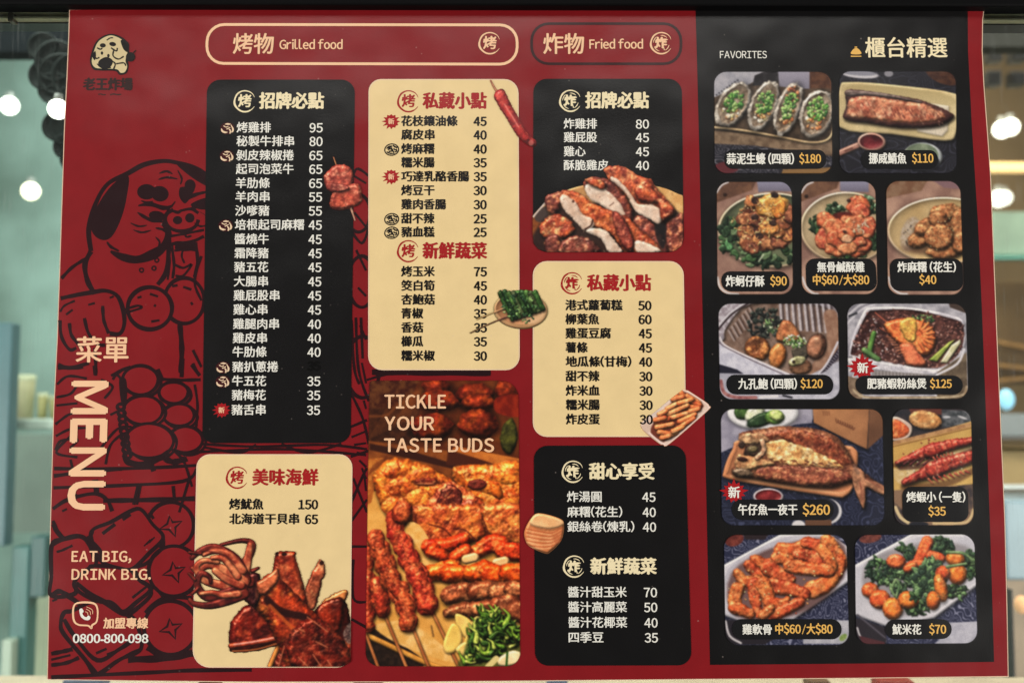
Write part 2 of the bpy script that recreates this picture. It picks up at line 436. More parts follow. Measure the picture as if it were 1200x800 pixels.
def lathe(name, prof, m, parent=None, loc=(0, 0, 0), n=28, axis='Z'):
    V = []; F = []
    for r, z in prof:
        for i in range(n):
            a = 2 * math.pi * i / n
            V.append((r * math.cos(a), r * math.sin(a), z) if axis == 'Z' else (r * math.cos(a), z, r * math.sin(a)))
    for j in range(len(prof) - 1):
        for i in range(n):
            k = (i + 1) % n; F.append((j * n + i, j * n + k, (j + 1) * n + k, (j + 1) * n + i))
    return link(name, mesh_from(name, V, F, m, True), parent, loc)

ROOM_Y = 3.6
m_wall_l = mat('back_wall_paint', (132, 158, 146), .6, .3, .25, 2.2, var2=(176, 208, 198))
m_ceil = mat('ceiling_plaster', (104, 92, 74), .8, .2, .15, 4)
m_floor = mat('floor_tile', (120, 135, 132), .4, .4, .1, 5)
tag(boxobj('floor', (-4, .4, -.12), (4, ROOM_Y + .3, -.02), m_floor), kind='structure')
tag(boxobj('wall', (-4, ROOM_Y, -.02), (.1, ROOM_Y + .2, 4.2), m_wall_l), kind='structure')
tag(boxobj('wall', (.1, ROOM_Y + .002, -.02), (4, ROOM_Y + .2, 4.2), mat('tan_wall', (124, 104, 78), .7, .3, .2, 3)), kind='structure')
tag(boxobj('ceiling', (-4, .6, 3.35), (4, ROOM_Y, 3.45), m_ceil), kind='structure')
area('room_fill_light', (-1.2, .35, 2.9), (-1.1, 1.6, 1.1), 1.0, .4, 30, (.94, 1, .92))  # unseen pair of fills, added to brighten the furnishings behind the glass
area('room_fill_light', (1.2, .35, 2.9), (1.1, 1.6, 1.1), 1.0, .4, 30, (1, .93, .85))
area('room_fill_light', (-.9, 2.2, 3.2), (-1.2, 3.3, 1.0), 1.2, 1.2, 56, (.94, 1, .98))  # second unseen pair, added to brighten the back wall
area('room_fill_light', (1.2, 2.2, 3.2), (1.4, 3.3, 1.2), 1.2, 1.2, 52, (1, .88, .7))

# frame over the window
m_blk = mat('black_frame', (4, 4, 5), .6, .1, .1, 30)
tr = tag(link('window_frame', None), 'black beam with a thin pale metal rail running above the menu sheet', 'window frame'); tr.location = at(600, -30, .02)
def under(root, o): o.parent = root; o.matrix_parent_inverse = Matrix.Translation(-Vector(root.location)); return o
bm_ = pxbox('beam', -120, -90, 1320, 7.6, -.012, .05, m_blk, bev=.002); under(tr, bm_)
m_rail = mat('brushed_rail', (238, 226, 192), .45, .5, .15, 40)
under(tr, pxbox('rail', -120, 12, 1320, 17.6, .006, .02, m_rail, bev=.0015))
under(tr, pxbox('rail', -120, 18.6, 1320, 24, .007, .02, m_rail, bev=.001))
under(tr, pxbox('channel', -120, 7, 1320, 30, .016, .02, mat('dark_channel', (34, 34, 34), .4, .5, .2, 30)))
clip_ = pxbox('rail_joint', 9, 14, 15, 25, .0062, .01, mat('worn_metal', (120, 106, 88), .45, .5, .2, 90), bev=.001); under(tr, clip_)

# glass
gm = bpy.data.materials.new('window_glass'); gm.use_nodes = True; n = gm.node_tree.nodes; L = gm.node_tree.links
n.clear(); out = n.new('ShaderNodeOutputMaterial'); tb = n.new('ShaderNodeBsdfTransparent'); tb.inputs[0].default_value = (.93, .97, .95, 1)
gb = n.new('ShaderNodeBsdfGlossy'); gb.inputs['Roughness'].default_value = .12; df = n.new('ShaderNodeBsdfDiffuse'); df.inputs[0].default_value = (.75, .78, .75, 1)
lw = n.new('ShaderNodeFresnel'); lw.inputs[0].default_value = 1.45
mx = n.new('ShaderNodeMixShader'); L.new(lw.outputs[0], mx.inputs[0]); L.new(tb.outputs[0], mx.inputs[1]); L.new(gb.outputs[0], mx.inputs[2])
g = n.new('ShaderNodeNewGeometry'); mp = n.new('ShaderNodeMapping'); mp.inputs['Scale'].default_value = (420, 1, 26); mp.inputs['Rotation'].default_value = (0, .06, 0)
nz = n.new('ShaderNodeTexNoise'); nz.inputs['Scale'].default_value = 1; nz.inputs['Detail'].default_value = 4
L.new(g.outputs['Position'], mp.inputs[0]); L.new(mp.outputs[0], nz.inputs['Vector'])
rp = n.new('ShaderNodeValToRGB'); rp.color_ramp.elements[0].position = .55; rp.color_ramp.elements[1].position = .8
rp.color_ramp.elements[0].color = (.004, .004, .004, 1); rp.color_ramp.elements[1].color = (.07, .07, .07, 1)
L.new(nz.outputs[0], rp.inputs[0]); mx2 = n.new('ShaderNodeMixShader'); L.new(rp.outputs[0], mx2.inputs[0]); L.new(mx.outputs[0], mx2.inputs[1]); L.new(df.outputs[0], mx2.inputs[2])
L.new(mx2.outputs[0], out.inputs[0])
gl = boxobj('window_glass', (-1.3, .004, .7), (1.3, .0058, at(0, 8, .004).z), gm)
tag(gl, 'clear window pane with fine wiped streaks that the menu sheet hangs on', 'window')

def lamp(px, py, rpx, Y, col, es, label):
    c = at(px, py, Y); r = rpx * (Y - CAM.y) / FPX
    root = tag(link('ceiling_lamp', None, loc=c), label, 'ceiling lamp', 'lit ceiling lamps behind the window')
    me_h = lathe('lamp_housing', [(.0005, r * 1.75), (r * .45, r * 1.7), (r * .55, r * .8), (r * .5, r * .78)], mat('lamp_housing_metal', (150, 150, 145), .4, .5, .05, 30), root)
    pr = [(max(1e-4, r * 1.08 * math.cos(t)), r * 1.08 * math.sin(t)) for t in np.linspace(-math.pi / 2, math.pi / 2, 15)]
    mm = bpy.data.materials.new('lit_bulb'); mm.use_nodes = True; b = mm.node_tree.nodes['Principled BSDF']; b.inputs['Base Color'].default_value = (.8, .8, .8, 1)
    b.inputs['Emission Color'].default_value = (*lin(col), 1); b.inputs['Emission Strength'].default_value = es
    lathe('bulb', pr, mm, root)
    return root
lamp(11, 124, 9, 2.3, (255, 252, 240), 7, 'round white lamp at the far left, left of the scalloped dark ornament')
lamp(68, 128, 10.5, .46, (255, 252, 240), 7, 'round white ball standing in for a lamp reflection, against the sheet edge beside the logo')  # glowing ball in place of a lamp's reflection in the pane
lamp(36, 224, 9, 2.6, (255, 244, 205), 5, 'warm round lamp below the scalloped ornament on the left')
lamp(1174, 152, 9, 2.3, (255, 244, 225), 5, 'left lamp of the touching pair, upper right of the window')
lamp(1184, 149, 9, 2.45, (255, 244, 225), 5, 'right lamp of the touching pair, upper right of the window')
lamp(1170, 233, 9, 2.6, (255, 248, 230), 3, 'lamp just under the warm glowing strip on the right')
lamp(1177, 232, 8, 2.75, (255, 248, 230), 2.2, 'dimmer lamp behind the one under the glowing strip')

# left side: dark fascia, scalloped ornament, shelf with cups
m_dk = mat('dark_navy_panel', (12, 18, 22), .75, .1, .25, 12)
tag(pxbox('fascia_panel', -160, 24, 120, 61, 1.1, .05, m_dk), 'dark blue black fascia panel high on the left behind the glass', 'panel')
m_orn = mat('scallop_dark', (22, 32, 30), .5, .25, .3, 30, bump=.3)
orn = tag(link('scalloped_ornament', None, loc=at(60, 120, .55)), 'dark ornament of stacked rounded lobes behind the upper left glass', 'ornament')
def ball(name, px, py, rpx, Y, m, root, sq=1.0, sy=.5):
    c = at(px, py, Y); r = rpx * (Y - CAM.y) / FPX
    if sy == .5:      # a shallow dished lobe with a raised rim
        o = lathe(name, [(1e-4, 0), (r * .5, -r * .05), (r * .8, -r * .02), (r * .9, -r * .16), (r, -r * .1), (r, r * .1)], m, None, c, 28, 'Y')
    else:
        o = lathe(name, [(max(1e-5, r * math.cos(t)), r * math.sin(t)) for t in np.linspace(-1.57, 1.57, 13)], m, None, c, 24)
        o.scale = (1, sy, sq)
    under(root, o); return o
for px, py, r in ((50, 55, 18), (52, 88, 19), (66, 72, 26), (64, 104, 20), (70, 88, 26), (68, 148, 19), (80, 150, 22), (78, 172, 16), (84, 120, 20), (86, 186, 16), (90, 90, 30)):
    ball('lobe', px, py, r, .55, m_orn, orn)
m_shelf = mat('pale_shelf', (206, 220, 208), .5, .4, .05, 20)
Ys = 1.5
tag(pxbox('shelf', 9, 491, 110, 503, Ys, .3, m_shelf, bev=.004), 'pale shelf carrying beige containers, behind the lower left glass', 'shelf')
m_tub = mat('beige_tub', (190, 186, 148), .6, .3, .06, 20); m_tub2 = mat('ochre_tub', (178, 172, 120), .6, .3, .06, 20)
def tub(px0, px1, pytop, label, m):
    a = at(px0, 490.6, Ys + .1); b = at(px1, pytop, Ys + .1); r = (b.x - a.x) / 2; h = b.z - a.z
    root = tag(link('tub', None, loc=((a.x + b.x) / 2, Ys + .12, at(0, 491, Ys).z + .0005)), label, 'tub', 'tubs on the pale shelf')
    lathe('body', [(.001, 0), (r * .84, 0), (r * .96, h * .9), (r * .9, h * .92)], m, root)
    lathe('lid', [(r, h * .88), (r, h), (r * .9, h * 1.02), (.001, h * 1.02)], mat('tub_lid', (200, 204, 170), .5, .4, .05, 20), root)
tub(11, 37, 440, 'tall beige lidded tub at the left end of the shelf', m_tub)
tub(39, 52, 461, 'small ochre tub in the middle of the shelf', m_tub2)
tub(53, 74, 464, 'small ochre tub nearest the sheet on the shelf', m_tub2)
tag(pxbox('service_counter', -140, 508, 130, 624, 1.9, .1, mat('grey_green_front', (124, 142, 132), .5, .4, .15, 6)), 'grey green counter front under the pale shelf', 'counter')
m_teal = mat('teal_post', (84, 132, 130), .4, .5, .1, 10); m_pale = mat('pale_cabinet', (200, 214, 182), .5, .4, .1, 6)
tag(pxbox('cabinet', 29, 690, 130, 830, 1.6, .4, m_pale, bev=.004), 'pale yellowish cabinet low behind the lower left glass', 'cabinet')
tag(pxbox('chair_post', 14, 640, 28, 830, 1.45, .05, m_teal, bev=.004), 'teal upright post in front of the pale cabinet, lower left', 'post')
tag(pxbox('chair_post', 36, 628, 52, 700, 1.45, .05, mat('deep_teal', (62, 104, 104), .4, .5, .1, 10), bev=.004), 'short dark teal upright post close to the sheet edge', 'post')
tag(pxbox('narrow_panel', -20, 378, 5, 640, 1.4, .04, mat('slate_teal', (84, 120, 128), .4, .5, .1, 10), bev=.003), 'slate teal upright panel at the far left edge of the window', 'panel')
tag(pxbox('white_leg', 2, 750, 11, 830, 1.42, .05, mat('white_leg_paint', (206, 222, 204), .4, .5, .05, 10), bev=.003), 'thin white table leg at the lower left corner', 'table leg')

# right side
m_dark = mat('vent_dark', (30, 30, 32), .6, .3, .2, 30)
tag(pxbox('bulkhead', 1120, 27, 1290, 55, 1.4, .05, mat('bulkhead_grey', (40, 40, 34), .6, .3, .1, 12)), 'dark bulkhead strip under the rail on the right', 'bulkhead')
for (a, b, c, d, lb) in ((1159, 57, 1176, 71, 'upper left'), (1186, 57, 1204, 71, 'upper right'), (1158, 82, 1175, 99, 'lower left'), (1185, 83, 1203, 99, 'lower right')):
    v = tag(link('ceiling_vent', None, loc=at((a + b) / 2, b, 2.0)), 'dark square vent, %s one of the four on the right' % lb, 'vent', 'square vents on the right')
    under(v, pxbox('vent_frame', a, b, c, d, 2.0, .04, mat('vent_frame_grey', (52, 50, 48), .5, .4, .1, 10), bev=.003))
    for k in range(4):
        yy = b + 2.5 + k * (d - b - 4) / 4; under(v, pxbox('slat', a + 2, yy, c - 2, yy + 2.2, 1.985, .012, m_dark))
ls = mat('light_strip_lit', (255, 214, 150), .5, .3, .02, 10, emit=(255, 205, 140), es=1.3)
tag(pxbox('light_strip', 1120, 190, 1320, 200, 2.7, .04, ls, bev=.003), 'long warm glowing light strip across the right background', 'light strip')
tag(pxbox('wall_panel', 1150, 248, 1290, 299, 2.5, .05, mat('pale_green_panel', (150, 172, 156), .5, .4, .15, 8), bev=.003), 'pale grey green panel below the lamps on the right', 'panel')
tag(pxbox('turquoise_ledge', 1150, 300, 1290, 303, 2.48, .05, mat('turquoise_ledge', (120, 190, 178), .4, .5, .05, 10)), 'thin turquoise ledge under the pale green panel', 'ledge')
tag(pxbox('wood_screen', 1155, 330, 1290, 450, 2.4, .05, mat('wood_screen', (98, 76, 48), .5, .4, .3, 6), bev=.003), 'brown wooden screen in the middle of the right background', 'screen')
for i, (y0, y1) in enumerate(((398, 412), (426, 434), (447, 440))):
    a = at(1158, y0, 2.36); b = at(1230, y1, 2.36); V = []; F = []
    box(V, F, 0, 0, -.006, (b - a).length, .02, .006); o = link('batten', mesh_from('batten', V, F, mat('batten_wood', (150, 112, 66), .5, .4, .2, 30)), None, a)
    o.rotation_euler = (0, -math.atan2(b.z - a.z, b.x - a.x), 0)
    tag(o, ['upper slanting wooden batten on the brown screen', 'middle slanting wooden batten on the brown screen', 'lowest slanting wooden batten on the brown screen'][i], 'batten', 'battens on the brown screen')
gw = mat('blue_glow_lamp', (150, 205, 230), .4, .5, .05, 20, emit=(150, 210, 240), es=.9)
bl = tag(link('blue_lamp', None, loc=at(1179, 470, 1.9)), 'pale blue glowing bulb beside the right edge of the sheet', 'lamp'); ball('bulb', 1179, 468, 9, 1.9, gw, bl, 1.35, 1)
tag(pxbox('display_case', 1160, 484, 1290, 511, 1.5, .3, mat('case_grey', (128, 134, 136), .35, .5, .1, 10), bev=.003), 'grey display case top beside the right edge of the sheet', 'display case')
tag(pxbox('dark_rail', 1160, 511, 1290, 515, 1.35, .03, mat('dark_rail', (60, 50, 44), .4, .5, .1, 10)), 'thin dark rail in front of the grey display case', 'rail')
tag(pxbox('carton', 1170, 528, 1290, 572, 1.55, .3, mat('carton_beige', (190, 160, 112), .6, .3, .12, 12), bev=.004), 'beige carton in the display case on the right', 'carton')
tag(pxbox('price_rail', 1172, 568, 1290, 573, 1.3, .02, mat('price_rail_white', (226, 228, 224), .4, .5, .05, 10)), 'white price rail below the beige carton', 'rail')
tag(pxbox('plastic_bin', 1176, 586, 1290, 680, 1.2, .2, mat('blue_bin', (150, 172, 186), .35, .5, .15, 8), bev=.006), 'pale blue plastic bin low on the right', 'bin')
tag(pxbox('side_cabinet', 1150, 660, 1320, 850, 1.7, .3, mat('pinkish_cabinet', (196, 170, 148), .5, .4, .15, 7), bev=.004), 'pinkish beige cabinet low on the right behind the glass', 'cabinet')
tag(pxbox('dark_post', 1184, 690, 1192, 830, .9, .03, mat('grey_post', (88, 84, 82), .5, .4, .1, 10), bev=.002), 'thin grey post at the lower right corner', 'post')
ol = mat('orange_lamp', (250, 190, 140), .5, .3, .05, 20, emit=(250, 190, 140), es=.5)
og = tag(link('orange_lamp', None, loc=at(1194, 708, 1.0)), 'soft orange lamp at the lower right corner', 'lamp'); ball('bulb', 1197, 708, 8, 1.0, ol, og, 1.3, 1)
# counter below the sheet
tag(pxbox('pale_counter', -400, 850, 1500, 900, .35, .236, mat('counter_top_pale', (226, 204, 178), .5, .4, .12, 14, var2=(240, 220, 190)), bev=.004), 'pale counter top showing as a thin line under the sheet', 'counter')
m_item = [mat('box_red', (170, 60, 48), .5, .4, .1, 20), mat('box_brown', (120, 86, 60), .5, .4, .1, 20), mat('box_blue', (120, 132, 160), .5, .4, .1, 20)]
for i, (a, b, k, lb) in enumerate(((84, 130, 2, 'blue grey box under the logo side of the sheet, left end'), (240, 262, 1, 'small brown box under the dog drawing'), (418, 450, 1, 'brown box under the skewer picture'), (1020, 1062, 0, 'red box under the right end of the sheet'), (940, 966, 1, 'brown box left of the red box under the sheet'), (640, 664, 2, 'blue grey box under the middle of the sheet'))):
    zt = at(600, 850, .35).z; xa = at(a, 795, .5).x; xb = at(b, 795, .5).x
    tag(boxobj('storage_box', (xa, .47, zt + .0003), (xb, .5, zt + .022), m_item[k], bev=.003), lb, 'box', 'boxes on the pale counter')

# ================================================================== THE MENU SHEET
I_RED = ink('print_red', (133, 22, 28)); I_BLK = ink('print_black', (16, 15, 16)); I_CRM = ink('print_cream', (240, 212, 156), var=.04)
I_LINE = ink('print_line_black', (36, 12, 17)); I_EDGE = ink('print_cream_edge', (240, 210, 175))
I_WHT = ink('print_white', (240, 238, 228), var=.02); I_TXT = ink('print_text_black', (22, 18, 16), var=.02); I_TRED = ink('print_text_red', (168, 30, 32), var=.03)
I_PEACH = ink('print_peach', (250, 202, 160), var=.03); I_GOLD = ink('print_gold', (238, 186, 96), var=.03); I_LCRM = ink('print_light_cream', (246, 230, 188), var=.03)
I_STAR = ink('print_star_red', (170, 24, 30)); I_PILL = ink('print_brown_line', (52, 18, 20)); I_CAP = ink('print_caption_black', (20, 20, 22))
poster = tag(link('menu_sheet', None, loc=at(600, 797, 0)), 'large glossy red printed food menu with black and cream panels and dish photos', 'menu')
class _P: pass
def adopt(o, p=None):
    return o
outline = [(82, 12), (300, 10.2), (600, 9), (900, 8.2), (1153, 8), (1151, 24), (1150.5, 60), (1152.5, 100), (1157, 160), (1160.5, 210), (1164, 300), (1168, 400),
           (1171, 470), (1177, 610), (1179.5, 710), (1181, 791.5), (1000, 793.6), (800, 795), (640, 796.5), (500, 797.8), (300, 798), (160, 796.6), (56, 795),
           (58, 690), (60, 600), (63.5, 480), (67.5, 400), (70, 330), (73, 240), (76, 150), (79, 90), (81, 45)]
def slab(name, pts, y0, y1, m, parent):
    F_ = [at(x, y, y0) for x, y in pts]; B_ = [Vector((p.x, y1, p.z)) for p in F_]; n_ = len(pts); V = F_ + B_
    F = [tuple(t) for t in tessellate_polygon([[Vector((p.x, p.z, 0)) for p in F_]])]
    F = [t if ((V[t[1]] - V[t[0]]).cross(V[t[2]] - V[t[0]])).y < 0 else t[::-1] for t in F]
    F += [tuple(i + n_ for i in t[::-1]) for t in F]
    F += [(i, (i + 1) % n_, (i + 1) % n_ + n_, i + n_) for i in range(n_)]
    me = mesh_from(name, V, F, m); return link(name, me, parent)
def grow(pts, d):
    c = Vector((615, 402)); P = []
    for x, y in pts: P.append((x + (d if x > 615 else -d) * (1 if abs(x - 615) > 400 else 0), y + (d * .9 if y > 402 else -d * .9) * (1 if abs(y - 402) > 370 else 0)))
    return P
parts = []
body_core = slab('backing_sheet', grow(outline, 1.0), .0003, .0032, ink('laminate_edge', (236, 206, 178)), None)
red_field = slab('red_field', outline, -.00003, .00028, I_RED, None)
ROOT = poster
panel_dark = flat('black_field', [(815, 9.4), (1134, 9), (1134.5, 60), (1139, 150), (1146, 260), (1151, 370), (1156, 500), (1161, 640), (1165, 775), (1000, 777), (832, 778.5), (829, 640), (824, 400), (820, 200), (817, 80)], I_BLK, 1, None)

# ---- drawing of the dog eating skewers
def Z(ox, oy, s): return lambda pts: [(ox + x / s, oy + y / s) for x, y in pts]
def circ(cx, cy, rx, ry=None, a=0, n=12):
    ry = ry or rx; ca, sa = math.cos(R_(a)), math.sin(R_(a))
    return [(cx + rx * math.cos(t) * ca - ry * math.sin(t) * sa, cy + rx * math.cos(t) * sa + ry * math.sin(t) * ca) for t in [2 * math.pi * i / n for i in range(n)]]
S = []
z = Z(0, 180, 3.075)
def st(pts, wd, closed=False, taper=False, zz=None, g=False): S.append(((zz or z)(pts), wd / 2.0, closed, taper) + ((1,) if g else ()))
def fi(pts, zz=None): S.append(((zz or z)(pts), 0, True, False))
st([(328, 352), (320, 270), (345, 180), (388, 110), (460, 72), (520, 40), (590, 27), (645, 35), (700, 52), (745, 80), (790, 130)], 11)
fi([(462, 80), (405, 112), (350, 190), (328, 262), (345, 300), (380, 312), (410, 290), (440, 225), (458, 150)])
fi([(636, 36), (690, 42), (745, 75), (790, 130), (745, 118), (700, 92), (665, 66)])
st([(573, 72), (600, 64), (622, 74)], 6, taper=True); st([(570, 94), (602, 86), (640, 92)], 6, taper=True)
fi(circ(528, 138, 34, 28)); fi(circ(576, 145, 32, 28, 10)); fi(circ(685, 115, 20, 22)); fi([(655, 120), (700, 125), (690, 150), (668, 180), (648, 160), (645, 135)])
st([(498, 188), (540, 182), (590, 196), (620, 188)], 11, taper=True); st([(495, 212), (540, 238), (590, 246)], 9, taper=True); fi(circ(566, 225, 30, 18, 10))
st([(664, 172), (700, 150), (745, 138)], 9, taper=True); st([(690, 200), (720, 188), (745, 186)], 8); fi([(690, 180), (745, 160), (745, 200), (700, 196)])
st(circ(655, 238, 60, 42)[:9], 9); fi(circ(640, 240, 17, 15)); fi(circ(684, 232, 17, 17)); st([(600, 250), (595, 225), (612, 205), (640, 212), (655, 205), (690, 200), (715, 215)], 7)
st([(588, 248), (607, 290), (585, 340), (540, 368), (490, 382), (440, 372), (398, 352)], 22, taper=True)
st([(588, 250), (608, 300), (600, 420), (568, 472)], 11)
st([(328, 352), (306, 400), (316, 460), (342, 505)], 12)
for x, y in ((565, 384), (510, 420), (555, 413)): st(circ(x, y, 7, n=7), 4, True)
st([(605, 330), (612, 390), (604, 455)], 5); st([(618, 325), (627, 400), (622, 450)], 7); st([(705, 320), (712, 390), (700, 445)], 8)
st([(605, 330), (640, 322), (690, 318), (735, 298)], 8); st([(628, 350), (665, 345), (705, 348)], 6); st([(600, 300), (660, 290), (735, 275)], 6)
st([(630, 400), (660, 412), (690, 400), (660, 440), (632, 440)], 6); st([(660, 345), (655, 370), (665, 395)], 5); st([(665, 285), (672, 300), (690, 296)], 5)
fi([(640, 322), (700, 316), (700, 345), (665, 352), (632, 345)])
st([(212, 522), (260, 512), (330, 500), (380, 494), (422, 512), (443, 560), (448, 612), (432, 648), (395, 648)], 10)
st([(370, 548), (374, 600), (392, 648)], 8); st([(304, 592), (318, 645), (348, 685), (380, 690)], 8); st([(250, 610), (256, 650), (275, 678), (300, 700)], 8); st([(214, 600), (222, 660), (250, 705), (275, 700)], 8)
for p in ([(238, 580), (262, 562)], [(318, 545), (342, 538)], [(395, 520), (410, 514)], [(215, 570), (232, 548), (270, 530)]): st(p, 5)
st([(212, 450), (260, 410), (310, 378)], 8); st([(212, 520), (270, 512), (335, 500)], 8)
st(circ(664, 530, 72, 82, 0, 14), 9, True, g=True); st(circ(540, 557, 80, 76), 10, True, g=True)
st([(448, 562), (495, 548), (508, 556), (450, 574)], 6)
for p in ([(495, 520), (510, 515)], [(540, 505), (570, 515)], [(545, 605), (575, 600)], [(555, 545), (562, 550)], [(620, 478), (640, 474)], [(660, 480), (690, 490)], [(688, 535), (694, 545)]): st(p, 6)
st([(648, 615), (655, 700), (652, 790)], 12); st([(208, 760), (250, 772), (300, 768)], 9); st([(342, 700), (345, 760), (345, 800)], 8); st([(690, 760), (720, 800)], 8)
st([(400, 800), (450, 775), (520, 765), (560, 790), (570, 815)], 7)
for p_ in ([(508, 170), (530, 176), (552, 172)], [(600, 205), (618, 190), (632, 172)], [(640, 60), (655, 90), (650, 112)], [(470, 250), (500, 262), (530, 258)], [(480, 275), (512, 284), (545, 276)], [(560, 300), (575, 318), (570, 335)], [(720, 210), (745, 225)], [(700, 250), (722, 262), (745, 258)]): st(p_, 5, taper=True)
for k_ in range(5): st([(640 + k_ * 13, 324), (642 + k_ * 13, 344)], 3)
st([(560, 268), (590, 275), (604, 292)], 7, taper=True); st([(385, 318), (400, 336), (430, 352)], 7, taper=True)
S1 = S; S = []
z = Z(0, 420, 3.6375)
for c in ((740, 145, 62, 46), (762, 240, 66, 48), (792, 345, 72, 56), (598, 92, 76, 62), (610, 220, 84, 62), (636, 350, 104, 74)):
    st(circ(c[0] + 13, c[1] + 9, c[2], c[3]), 7, True, g=True); st(circ(*c), 8, True, g=True)
fi([(508, 88), (538, 90), (540, 175), (518, 190)])
for k in range(9): st(circ(515 + k * 3.4, 205 + k * 26, 15, 12), 8, True)
st([(530, 410), (545, 440), (600, 450), (650, 440), (720, 400)], 14); st([(700, 425), (740, 440), (790, 428)], 14); st([(640, 435), (655, 480)], 12); st([(785, 420), (795, 440)], 10)
st([(225, 468), (420, 470), (640, 465), (835, 455)], 8); st([(225, 500), (380, 480), (520, 470)], 9); st([(222, 550), (520, 540), (780, 522), (840, 470)], 8)
st([(440, 605), (620, 602), (830, 596)], 11); st([(588, 540), (570, 622)], 8); st([(600, 540), (584, 622)], 6); st([(738, 542), (744, 606)], 8)
st([(690, 88), (770, 92), (855, 90)], 8); st([(778, 0), (774, 80)], 9); st([(672, 45), (690, 90)], 10); st([(822, 20), (835, 50)], 8); st([(830, 110), (842, 200), (835, 300)], 6)
st([(245, 40), (300, 38), (380, 20)], 8); st([(402, 30), (405, 70)], 8); st([(490, 70), (520, 50), (555, 35)], 7)
for p in ([(240, 110), (290, 75), (370, 85)], [(240, 165), (300, 150), (330, 110)], [(240, 200), (330, 190)], [(430, 90), (480, 120), (445, 170)], [(235, 280), (290, 240), (330, 230)], [(238, 330), (300, 300), (370, 295)], [(235, 390), (260, 350), (330, 345), (300, 380)], [(300, 330), (240, 400), (330, 420)], [(480, 90), (500, 70), (530, 110)], [(470, 240), (500, 225)], [(450, 450), (470, 370), (520, 320)], [(430, 380), (500, 300), (560, 290)], [(300, 430), (310, 470)]): st(p, 6)
st([(225, 640), (290, 600), (400, 575), (455, 600), (478, 650)], 9); st([(225, 690), (250, 740), (280, 770)], 8); st([(300, 600), (330, 580)], 8)
st([(405, 515), (412, 570)], 14); st([(265, 650), (285, 640)], 5)
z = Z(0, 600, 4)
for (cx, cy, r) in ((800, 60, 108), (815, 275, 118), (800, 540, 125)):
    c = circ(cx, cy, r, r, 0, 18); st(c, 9, True, g=True)
    st([(cx - 5, cy - 42), (cx + 8, cy - 14), (cx + 52, cy - 18), (cx + 22, cy + 10), (cx + 22, cy + 52), (cx - 8, cy + 20), (cx - 52, cy + 18), (cx - 16, cy - 6)], 6, True, 'straight')
st([(335, 462), (300, 470), (285, 520), (300, 570), (400, 690), (455, 760), (560, 690), (660, 640), (640, 520), (580, 460), (520, 418), (430, 420)], 9, True, g=True)
st([(240, 150), (300, 125), (375, 112), (420, 150), (450, 240), (360, 320), (350, 380), (240, 390), (200, 300)], 10, True, g=True)
st([(440, 250), (415, 265), (358, 310), (352, 350), (400, 390), (480, 420), (580, 478), (640, 450), (704, 390), (700, 352), (660, 320), (610, 265)], 9, True, g=True)
st([(432, 85), (520, 45), (620, -10), (665, -10), (715, 55), (765, 118), (700, 190), (622, 262), (560, 260), (480, 232), (440, 160)], 9, True, g=True); st([(432, 85), (425, 130), (470, 180), (480, 232)], 10)
st([(415, 110), (420, 150), (445, 200)], 7); st([(765, 118), (762, 165), (690, 235), (640, 258)], 8); st([(480, 100), (540, 55)], 8); st([(575, 35), (612, 8)], 8)
for k in range(3): st([(675 + k * 12, 158 - k * 8), (705 + k * 10, 128 - k * 6)], 4)
st([(240, 150), (300, 125), (375, 112), (420, 150), (440, 215)], 11); st([(240, 55), (270, 100), (302, 122)], 8); st([(265, 185), (290, 178), (340, 155)], 6)
st([(440, 250), (415, 265), (358, 310), (352, 350), (400, 390), (480, 420)], 10); st([(358, 330), (420, 380), (500, 420), (575, 465), (640, 420), (706, 358), (660, 320), (610, 265)], 10)
st([(575, 465), (610, 478), (700, 395), (706, 360)], 7); st([(620, 400), (690, 345)], 6)
st([(240, 390), (275, 370), (310, 385), (375, 430)], 12); st([(245, 415), (268, 405)], 5)
st([(335, 462), (300, 470), (285, 520), (300, 570), (400, 690), (455, 760)], 10); st([(300, 500), (350, 580), (455, 692), (560, 640), (620, 600)], 10); st([(480, 420), (520, 418), (580, 470), (640, 520)], 7)
st([(455, 760), (560, 690), (660, 640)], 9); st([(450, 660), (500, 638)], 6); st([(500, 665), (540, 650)], 5)
st([(240, 662), (300, 650), (340, 640)], 10); st([(240, 715), (310, 705), (370, 680)], 9); st([(240, 690), (330, 668)], 6)
st([(240, 772), (480, 760), (740, 748), (900, 740), (1180, 738)], 9); st([(600, 688), (760, 684), (905, 660)], 16); st([(690, 632), (760, 670), (850, 665), (900, 655)], 14)
st([(700, 390), (720, 350), (770, 400)], 8); st([(680, 470), (760, 405), (900, 400)], 9); st([(700, 0), (720, 30)], 8)
S2 = S; S = []
z = lambda p: p
# lines showing between the panels right of the dog
for c in ((424, 330, 16, 30), (420, 250, 14, 22), (425, 430, 20, 36)): st(circ(*c), 8, True)
for p in ([(411, 215), (418, 198), (432, 206)], [(411, 270), (424, 285), (432, 268)], [(412, 375), (415, 430), (421, 450)], [(417, 372), (420, 432), (432, 470)], [(423, 372), (425, 420)], [(411, 460), (425, 490), (432, 520)], [(411, 500), (430, 492)], [(411, 535), (432, 528)], [(414, 560), (430, 600)], [(412, 610), (430, 585)], [(411, 640), (430, 640)], [(414, 655), (414, 700), (430, 705)], [(412, 725), (430, 735)], [(430, 445), (470, 436), (560, 436), (575, 438)], [(411, 590), (424, 560), (430, 548)], [(236, 520), (300, 523), (380, 521), (430, 526)], [(220, 530), (330, 526), (429, 533)], [(200, 525), (215, 540), (225, 570)], [(210, 600), (222, 560)], [(240, 524), (280, 530), (300, 521)], [(330, 520), (360, 530), (400, 520)]): st(p, 6)
st([(436, 436), (500, 436.5), (575, 437)], 14)
for k in range(6): st([(412 + k * 3, 512 + k * 9), (429, 505 + k * 14)], 5)
